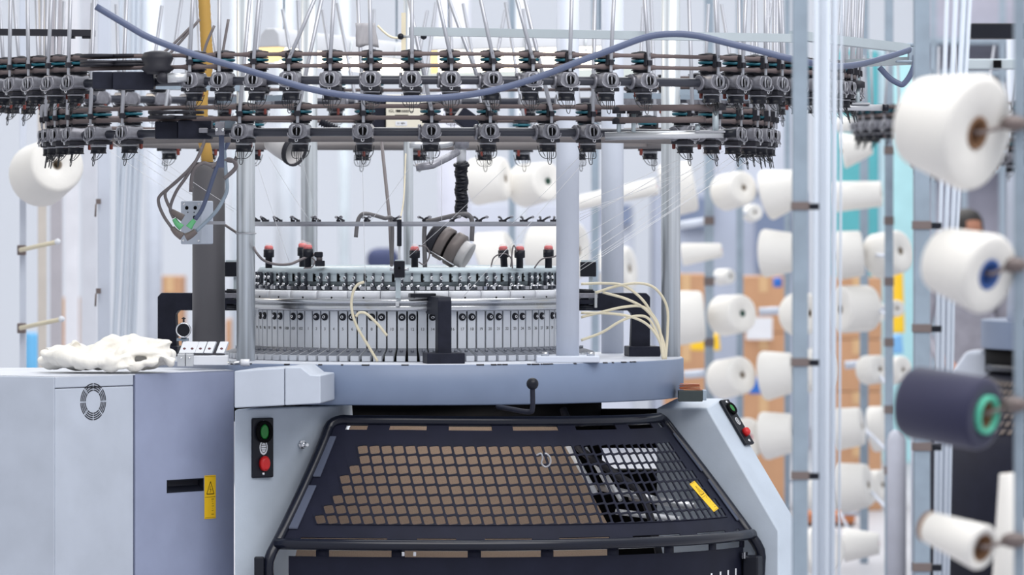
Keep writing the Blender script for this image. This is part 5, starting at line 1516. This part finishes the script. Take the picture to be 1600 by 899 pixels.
for nm, lab, cat_, x0, x1, y0, y1, Y, m_ in (('blue_crate', 'bright blue plastic crate edge behind the fourth cone row', 'crate', 1170, 1196, 590, 616, 29.3, M_blue), ('yellow_bag', 'yellow bag behind the first thin post', 'bag', 1080, 1126, 522, 548, 29.4, M_ybox),
      ('blue_bin', 'pale blue bin below the yellow strip', 'bin', 1393, 1412, 522, 553, 29, mat('pale blue plastic', (120, 176, 226), .5)), ('yellow_strip', 'tall yellow board behind the blue grey creel post', 'board', 1396, 1414, 425, 521, 29.2, M_ybox),
      ('blue_drum', 'blue drum standing behind the cream pegs', 'drum', 36, 60, 520, 745, 30, mat('sky blue drum', (96, 168, 214), .5)), ('blue_bucket', 'small blue bucket on the box beside the near post', 'bucket', 1208, 1222, 434, 449, 29.2, M_blue)):
    if nm in ('blue_drum', 'blue_bucket'):
        r = (L(x1 - x0, Y)) / 2
        o_ = MB().lathe([(r * .92, Z(y1, Y)), (r, Z(y1, Y) + r * .3), (r, Z(y0, Y) - r * .3), (r * .9, Z(y0, Y))], 20, Matrix.Translation((X((x0 + x1) / 2, Y), Y - CAMD, 0))).build(nm, m_)
    else:
        a, b = W(x0, y1, Y), W(x1, y0, Y)
        o_ = MB().prism([(a.x, a.y, a.z), (b.x, a.y, a.z), (b.x - .01, a.y, b.z), (a.x + .012, a.y, b.z - .01)], (0, .2, 0)).build(nm, m_, bevel=.01)
    tag(o_, lab, cat_)
# low trolley with an orange-brown top in the far creel aisle
tr = thing('low_trolley', 'low trolley with a brown board top behind the sixth cone row', 'trolley', (X(1310, 28.4), 28.4 - CAMD, 0))
MB().box2(W(1255, 818, 28.4), W(1336, 804, 28.4) + Vector((0, .4, 0))).build('board_top', mat('orange brown board', (176, 106, 60), .6), tr, bevel=.004)
for px in (1262, 1328):
    MB().box2((X(px, 28.4), 28.42 - CAMD, 0), (X(px + 5, 28.4), 28.46 - CAMD, Z(818, 28.4))).build('leg', M_dark, tr)
# teal cabinets on the far wall
tc = thing('teal_cabinet', 'tall teal cabinet against the far wall', 'cabinet', (X(1340, 36), 36 - CAMD, 0))
M_tealw = mat('teal panel paint', (84, 168, 176), .5); M_aqua = mat('pale aqua panel', (176, 222, 228), .5)
MB().box2((X(1302, 36), 20, 0), (X(1374, 36), 20.5, 2.9)).build('carcass', M_tealw, tc, bevel=.01)
MB().box2((X(1376, 36), 19.97, 0), (X(1436, 36), 20.5, 2.9)).build('door', M_aqua, tc, bevel=.01)
MB().box2((X(1374, 36), 19.96, 0), (X(1378, 36), 20.1, 2.9)).build('door_edge', M_white, tc)
gw = thing('grey_rack', 'grey steel rack far behind the big cones', 'rack', (X(1530, 34), 34 - CAMD, 0))
for px in (1452, 1500, 1560, 1620): MB().box2((X(px, 34), 17.9, 0), (X(px + 9, 34), 17.96, 3.2)).build('upright', M_galvd, gw)
for py in (60, 110, 170, 260): MB().box2((X(1440, 34), 17.9, Z(py + 9, 34)), (X(1640, 34), 18.3, Z(py, 34))).build('shelf', M_galvd, gw)
MB().box2((X(1440, 34), 18.32, 0), (X(1640, 34), 18.36, 3.2)).build('back_sheet', mat('grey lavender sheet', (168, 166, 180), .7), gw)
tb2 = thing('steel_tube_end', 'square steel beam end above the biggest cone', 'beam', W(1560, 100, 13))
MB().box2(W(1512, 108, 13.2), W(1660, 92, 13.2) + Vector((0, .06, 0))).build('beam', M_beam, tb2, bevel=.003)
MB().box2((X(1640, 13.2), 13.26 - CAMD, 0), (X(1664, 13.2), 13.30 - CAMD, Z(20, 13.2))).build('upright', M_galvd, tb2)
MB().box2(W(1553, 106, 13.18), W(1565, 94, 13.18) + Vector((0, .02, 0))).build('open_end', M_core, tb2)
tag(MB().box2(W(1517, 60, 13.31), W(1660, 36, 13.31) + Vector((0, .08, 0))).build('black_lamp_bar', M_black, bevel=.004), 'black bar above the square steel beam end', 'bar')

# ---- dark blue stack glimpsed behind the bent handle
tag(MB().box2(W(572, 425, 30), W(622, 388, 30) + Vector((0, .4, 0))).build('blue_sack', mat('dark blue sack', (58, 66, 100), .8), bevel=.06, seg=3), 'dark blue sack far behind the bent handle rod', 'sack')
tag(MB().box2((X(560, 30), 14, 0), (X(640, 30), 14.5, Z(425, 30))).build('grey_table', M_panel, bevel=.01), 'pale grey bench carrying the dark blue sack', 'bench')
# dim machines standing far behind the first cones
M_far = mat('far machine grey', (170, 176, 194), .6, var=.1, scale=2)
fm = thing('far_machine', 'dim lavender grey machine block far behind the topmost cone row', 'machine', (X(1150, 38), 22, 0))
MB().box2((X(1020, 38), 22, 0), (X(1262, 38), 22.6, Z(300, 38))).build('body', M_far, fm, bevel=.02)
MB().box2((X(1060, 38), 21.9, Z(355, 38)), (X(1110, 38), 22.1, Z(310, 38))).build('window', mat('dim blue pane', (116, 128, 156), .4), fm)
MB().box2((X(1180, 38), 21.9, Z(420, 38)), (X(1235, 38), 22.1, Z(330, 38))).build('window', mat('dim blue pane', (116, 128, 156), .4), fm)
MB().box2((X(1120, 38), 21.95, Z(300, 38)), (X(1240, 38), 22.5, Z(150, 38))).build('tower', mat('far tower grey', (196, 200, 214), .6), fm, bevel=.02)
fm2 = thing('far_machine', 'dim grey machine block far behind the white columns', 'machine', (X(900, 38), 22, 0))
MB().box2((X(690, 38), 22, 0), (X(990, 38), 22.6, Z(318, 38))).build('body', mat('far machine pale', (196, 200, 214), .6, var=.06, scale=2), fm2, bevel=.02)
MB().box2((X(940, 38), 21.9, Z(350, 38)), (X(985, 38), 22.1, Z(320, 38))).build('window', mat('dim blue pane', (116, 128, 156), .4), fm2)

# ---- second knitting machine standing behind the big cones
ox, oy = X(1845, 22), 22 - CAMD
OFF = Vector((ox, oy, 0))
M2 = thing('second_knitting_machine', 'second knitting machine, its grey table and dark guard showing behind the big cones', 'machine', (ox, oy, 0), local=True)
MB().revolve([(.3, ZB), (RT, ZB), (RT, ZT), (.3, ZT)], n=72).build('table_ring', M_table, M2, bevel=.004)
MB().revolve([(.3, ZB - .10), (.84, ZB - .10), (.84, ZB), (.3, ZB)], n=48).build('gear_housing', M_core, M2)
MB().revolve([(.80, .86 + DZ), (.815, .86 + DZ), (1.12, .56 + DZ), (1.12, .1), (1.10, .1), (1.10, .55 + DZ), (.80, .85 + DZ)], -1.5, .3, 50).build('guard_panel', M_guard, M2)
MB().tube([pol(.83, -1.5 + 1.75 * i / 30, .87 + DZ) for i in range(31)], .018, 8).build('guard_frame', M_frame, M2)
for r in range(7):
    mb = MB()
    for c in range(22):
        a = -1.40 + c * .045; v = .16 + r * .105
        if .95 - v * .4 < 0: continue
        R_ = .816 + .305 * v; z_ = .86 + DZ - .30 * v
        q = [pol(R_ + .002, a, z_ + .008), pol(R_ + .002, a + .03, z_ + .008), pol(R_ + .024, a + .03, z_ - .014), pol(R_ + .024, a, z_ - .014)]
        mb.add(q, [(0, 3, 2, 1)])
    mb.build('guard_mesh', mat('dim mesh opening', (120, 88, 66) if r % 2 else (84, 74, 70), .8), M2)
MB().prism([pol(.80, -1.62, .94 + DZ), pol(.92, -1.62, .94 + DZ), pol(1.16, -1.62, .60 + DZ), pol(1.16, -1.62, 0), pol(.80, -1.62, 0)], (0.05, .2, 0)).build('leg', M_white, M2, bevel=.02, seg=3)
MB().tube([pol(.75, -.95, ZT - .1), pol(.86, -.95, ZT - .1), pol(.88, -.95, ZT + .0)], .01, 8).ball(pol(.88, -.95, ZT + .0), .025, 12).build('ball_lever', M_black, M2)
MB().revolve([(.3, ZT), (.52, ZT), (.52, 1.30 + DZ), (.3, 1.30 + DZ)], n=40).build('cylinder_drum', M_dark, M2)
for a in (-1.2, -.2, .9, 2.2): MB().tube([pol(.8, a, ZT), pol(.8, a, 2.5)], .03, 12).build('column', M_white, M2)
for R_, z_, nm in ((RU, ZU, 'upper'), (RL, ZL, 'lower')):
    g = ring('feeder_ring', 'dark %s feeder ring of the second machine, blurred behind the big cones' % nm, R_, 0)
    g.location = (ox, oy, z_)
    ORG[g.name] = Vector((0, 0, 0))
    MB().revolve([(R_ + .028, .07), (R_ + .033, .07), (R_ + .033, .082), (R_ + .028, .082)], n=80).build('drive_belt', M_belt, g)
    MB().revolve([(R_ + .028, .035), (R_ + .033, .035), (R_ + .033, .047), (R_ + .028, .047)], n=80).build('drive_belt', M_belt, g)
    for a in (-1.2, -.2): MB().box(pol((R_ + .8) / 2, a, 0), (.02, abs(R_ - .8), .018), Matrix.Rotation(a, 3, 'Z')).build('ring_arm', M_galvd, g)
    for k in range(20):
        a = RAD(-112 + k * (5.4 if R_ == RU else 6.6))
        place_feeder(R_, z_, a, 'yarn feeder on the %s ring of the second machine, blurred behind the big cones' % nm, 'yarn feeders of the second machine, %s ring' % nm, (rnd.uniform(-.1, .1), rnd.uniform(-.15, .15)), 'u', None, (ox, oy))

# ---- worker behind the second machine, mostly hidden by the cones
def skin_body():
    hx, hy = X(1509, 27), 27 - CAMD
    t = thing('person', 'person in a grey jacket with black hair standing behind the cones', 'person', (hx, hy, 0), local=True)
    t.rotation_euler.z = RAD(20); t.scale = (1.05, 1.05, 1.05)
    J = {'pel': (0, 0, .90), 'wai': (0, 0, 1.04), 'che': (0, .0, 1.22), 'sho': (0, .01, 1.33), 'nec': (0, .0, 1.40), 'hd0': (0, -.015, 1.46),
         'ls': (-.17, .01, 1.32), 'le': (-.235, .02, 1.06), 'lw': (-.20, -.16, .92), 'lh': (-.19, -.22, .90), 'rs': (.17, .01, 1.32), 're': (.235, .02, 1.06), 'rw': (.20, -.16, .92), 'rh': (.19, -.22, .90),
         'lhp': (-.09, 0, .86), 'lk': (-.10, -.02, .48), 'la': (-.10, .01, .08), 'lt': (-.11, -.14, .03), 'rhp': (.09, 0, .86), 'rk': (.10, -.02, .48), 'ra': (.10, .01, .08), 'rt': (.11, -.14, .03)}
    Rr = {'pel': .135, 'wai': .125, 'che': .145, 'sho': .11, 'nec': .052, 'hd0': .058, 'ls': .062, 'le': .043, 'lw': .028, 'lh': .03, 'rs': .062, 're': .043, 'rw': .028, 'rh': .03, 'lhp': .09, 'lk': .058, 'la': .038, 'lt': .032, 'rhp': .09, 'rk': .058, 'ra': .038, 'rt': .032}
    E = [('pel', 'wai'), ('wai', 'che'), ('che', 'sho'), ('sho', 'nec'), ('nec', 'hd0'), ('sho', 'ls'), ('ls', 'le'), ('le', 'lw'), ('lw', 'lh'), ('sho', 'rs'), ('rs', 're'), ('re', 'rw'), ('rw', 'rh'), ('pel', 'lhp'), ('lhp', 'lk'), ('lk', 'la'), ('la', 'lt'), ('pel', 'rhp'), ('rhp', 'rk'), ('rk', 'ra'), ('ra', 'rt')]
    # fingers: five short chains from each palm
    for s, sx in (('l', -1), ('r', 1)):
        hx_, hy_, hz_ = J[s + 'h']
        for k in range(5):
            off = (k - 1.5) * .018 if k < 4 else -.04 * 1
            ln = (.05, .062, .066, .058, .04)[k]
            a_ = '%sf%da' % (s, k); b_ = '%sf%db' % (s, k); c_ = '%sf%dc' % (s, k)
            if k < 4:
                J[a_] = (hx_ + off * sx, hy_ - .035, hz_ - .005); J[b_] = (hx_ + off * sx, hy_ - .035 - ln * .5, hz_ - .012); J[c_] = (hx_ + off * sx * .95, hy_ - .035 - ln, hz_ - .032)
            else:
                J[a_] = (hx_ - .032 * sx, hy_ + .0, hz_ - .005); J[b_] = (hx_ - .046 * sx, hy_ - .025, hz_ - .012); J[c_] = (hx_ - .046 * sx, hy_ - .05, hz_ - .022)
            for q in (a_, b_, c_): Rr[q] = .0085
            E.extend([(s + 'h', a_), (a_, b_), (b_, c_)])
    ks = list(J); me = bpy.data.meshes.new('body')
    me.from_pydata([J[k] for k in ks], [(ks.index(a), ks.index(b)) for a, b in E], [])
    bd = bpy.data.objects.new('body', me); COL.objects.link(bd); bd.parent = t
    me.materials.append(M_jacket); me.materials.append(M_trous); me.materials.append(M_skin)
    sk = bd.modifiers.new('Skin', 'SKIN'); sk.use_smooth_shade = True
    for i, k in enumerate(ks):
        v = me.skin_vertices[0].data[i]; v.radius = (Rr[k], Rr[k]); v.use_root = (k == 'pel')
    sb_ = bd.modifiers.new('Subdivision', 'SUBSURF'); sb_.levels = sb_.render_levels = 2
    # bake the modifiers so cloth and skin can carry their own material on one continuous surface
    dg = bpy.context.evaluated_depsgraph_get(); dg.update()
    nm = bpy.data.meshes.new_from_object(bd.evaluated_get(dg)); 
    bd.modifiers.clear(); bd.data = nm; nm.name = 'body'
    nm.materials.clear()
    for m_ in (M_jacket, M_trous, M_skin): nm.materials.append(m_)
    for p in nm.polygons:
        c = p.center
        p.material_index = 2 if c.z > 1.385 or (c.y < -.165 and .8 < c.z < 1.0) else (1 if c.z < .88 else 0)
        p.use_smooth = True
    # head with face
    hd = MB()
    prof = [(.012, 0), (.045, .012), (.062, .05), (.074, .10), (.079, .14), (.074, .18), (.055, .212), (.026, .228), (.002, .232)]
    hd.lathe(prof, 24, Matrix.Translation((0, -.02, 1.435)) @ Matrix.Diagonal((.94, 1.18, 1, 1)))
    hd.tube(crom([(0, -.108, 1.565), (0, -.122, 1.535), (0, -.102, 1.525)], 4), .010, 8).ball((-.074, -.01, 1.545), .022, 10, (.4, .8, 1.3)).ball((.074, -.01, 1.545), .022, 10, (.4, .8, 1.3))
    h_ = hd.build('head', M_skin, t)
    fc = MB()
    for s in (-1, 1): fc.ball((.031 * s, -.098, 1.562), .011, 10, (1.2, .6, .7))
    fc.box((0, -.104, 1.492), (.045, .012, .006))
    fc.build('eyes_and_mouth', M_hair, h_)
    hr = MB().lathe([(.086, .10), (.090, .15), (.084, .19), (.062, .226), (.03, .243), (.002, .247)], 24, Matrix.Translation((0, -.006, 1.435)) @ Matrix.Diagonal((.95, 1.14, 1, 1)) , True, True, False)
    hr.build('hair', M_hair, t)
skin_body()
# ================================================================== hall: floor, far wall, hanging lamps, light
fl = MB().box2((-9, -17, -.05), (14, 27, 0)).build('floor', mat('concrete floor', (176, 176, 182), .5, var=.08, scale=1.2)); struct(fl, 'grey concrete hall floor')
wl = MB().box2((-9, 26, 0), (14, 26.2, 7)).build('wall_back', mat('pale hall wall', (226, 230, 238), .8, var=.02, scale=.6)); struct(wl, 'pale bluish white hall wall behind everything')
M_lens = mat('lit lamp lens', (255, 246, 226), .4, emit=(255, 240, 214), es=4.0)
M_lens2 = mat('lamp lens end', (240, 214, 160), .4, emit=(255, 214, 140), es=.9)
M_lbody = mat('lamp housing', (196, 198, 204), .5, var=.06)


def hlamp(label, x0, y0, x1, y1, hh, lh, Y, ends=True, dyr=.1):
    """linear hall lamp: (x0,y0) - (x1,y1) run along the seam between housing and lens"""
    A, B = W(x0, y0, Y), W(x1, y1, Y + dyr)
    t = thing('hall_lamp', label, 'lamp', A.lerp(B, .5))
    d = (B - A).normalized(); s_ = d.cross(Vector((0, 0, 1))).normalized(); u_ = s_.cross(d).normalized()
    H_, L_ = L(hh, Y), L(lh, Y); w = .06
    sec = lambda P, pts: [P + s_ * a + u_ * b for a, b in pts]
    MB().prism(sec(A, [(-w, 0), (w, 0), (w * .8, H_ * .7), (w * .4, H_), (-w * .4, H_), (-w * .8, H_ * .7)]), B - A).build('housing', M_lbody, t, bevel=.006)
    MB().prism(sec(A + d * .03, [(-w * .9, 0), (-w * .7, -L_ * .8), (-w * .3, -L_), (w * .3, -L_), (w * .7, -L_ * .8), (w * .9, 0)]), B - A - d * .06).build('lens', M_lens, t)
    for q in (A + d * .002, B - d * .03):
        MB().prism(sec(q, [(-w * .92, 0), (-w * .72, -L_ * .82), (-w * .3, -L_ * 1.02), (w * .3, -L_ * 1.02), (w * .72, -L_ * .82), (w * .92, 0)]), d * .028).build('lens_end', M_lens2, t)
    for k in (.18, .5, .82):
        c = A.lerp(B, k) - s_ * w * .95
        c2 = c if (s_.y > 0) else A.lerp(B, k) + s_ * w * .95
        MB().tube(crom([c2 + u_ * H_ * .7, c2 + u_ * .012 - Vector((0, .008, 0)), c2 - u_ * .012 - Vector((0, .004, 0))], 4), .0035, 7).box(c2 - u_ * .012 - Vector((0, .004, 0)), (.018, .01, .010)).build('clip', M_galv, t)
    for k in (.1, .9):
        p_ = A.lerp(B, k) + u_ * H_
        MB().tube([p_, p_ + Vector((0, 0, 1.4))], .004, 6).build('hanger', M_galvd, t)
    return t


hlamp('long hanging hall lamp with a lit lens behind the feeders over the control box', 672, 80, 968, 73, 26, 34, 18.5, dyr=.0)
hlamp('hanging hall lamp with a lit lens behind the feeders over the funnel', 420, 74, 640, 98, 30, 22, 18.5, dyr=.5)
tag(MB().box2(W(585, 124, 19.5), W(1010, 106, 19.5) + Vector((0, .06, 0))).build('lamp_rail', mat('pale green rail', (206, 214, 210), .5), bevel=.004), 'pale greenish rail running far behind the upper feeder ring', 'rail')
ptg = thing('pull_switch', 'black pull switch knob on a pale rod above the feeders', 'switch', W(645, 60, 15.9))
MB().box2(W(627, 90, 15.9), W(634, 20, 15.9) + Vector((0, .01, 0))).build('rod', M_cream, ptg)
for px in (626, 662): MB().ball(W(px, 57, 15.9), L(5, 15.9), 12).build('knob', M_black, ptg)
MB().tube([W(626, 57, 15.9), W(662, 57, 15.9)], L(2, 15.9), 8).build('cross_rod', M_galv, ptg)

# world: soft bright daylight of the hall
w = bpy.data.worlds.new('hall daylight'); SC.world = w; w.use_nodes = True
bg = w.node_tree.nodes['Background']
bg.inputs['Color'].default_value = (.90, .94, 1.0, 1); bg.inputs['Strength'].default_value = 0.74


def area(name, loc, target, size, power, col):
    ld = bpy.data.lights.new(name, 'AREA'); ld.shape = 'RECTANGLE'; ld.size, ld.size_y = size; ld.energy = power; ld.color = col
    o_ = bpy.data.objects.new(name, ld); COL.objects.link(o_); o_.location = loc
    o_.rotation_euler = (Vector(target) - Vector(loc)).to_track_quat('-Z', 'Y').to_euler()
    return o_


area('hall_ceiling_light', (2.4, -7.2, 8.2), (0.3, -1.8, 0.2), (10, 6), 860, (1, .985, .97))
area('hall_ceiling_light', (1.5, 1.5, 7.5), (1.0, 1.0, 0.0), (9, 5), 300, (.96, .98, 1))
area('hall_ceiling_light', (0.0, 14, 7.5), (0.5, 14, 0), (12, 10), 1150, (1, .99, .97))
sun = bpy.data.lights.new('window_sun', 'SUN'); sun.energy = 0.35; sun.angle = RAD(12); sun.color = (1, .86, .66)
so_l = bpy.data.objects.new('window_sun', sun); COL.objects.link(so_l)
so_l.rotation_euler = Vector((.75, -.35, -.42)).to_track_quat('-Z', 'Y').to_euler()

cd = bpy.data.cameras.new('camera'); co = bpy.data.objects.new('camera', cd); COL.objects.link(co)
co.location = (CX, -CAMD, CZ); co.rotation_euler = (pi / 2, 0, 0)
cd.sensor_width = 36; cd.lens = 36 * FPX / 1600; cd.shift_x = 0.0
cd.shift_y = -(449.5 - HOR) / 1600
cd.clip_start = .5; cd.clip_end = 120
cd.dof.use_dof = True; cd.dof.focus_distance = 15.25; cd.dof.aperture_fstop = 4.5; cd.dof.aperture_blades = 0
SC.camera = co
vs_ = SC.view_settings
vs_.view_transform = 'Standard'; vs_.look = 'None'; vs_.exposure = 0.0; vs_.gamma = 1.0; vs_.use_curve_mapping = False
SC.cycles.max_bounces = 8

# lettering to plain meshes
dg = bpy.context.evaluated_depsgraph_get(); dg.update()
for o_ in [q for q in SC.objects if q.type == 'FONT']:
    me = bpy.data.meshes.new_from_object(o_.evaluated_get(dg), preserve_all_data_layers=True, depsgraph=dg)
    nm, pa, ml = o_.name, o_.parent, o_.matrix_local.copy()
    bpy.data.objects.remove(o_)
    n_ = bpy.data.objects.new(nm, me); COL.objects.link(n_); n_.parent = pa; n_.matrix_local = ml
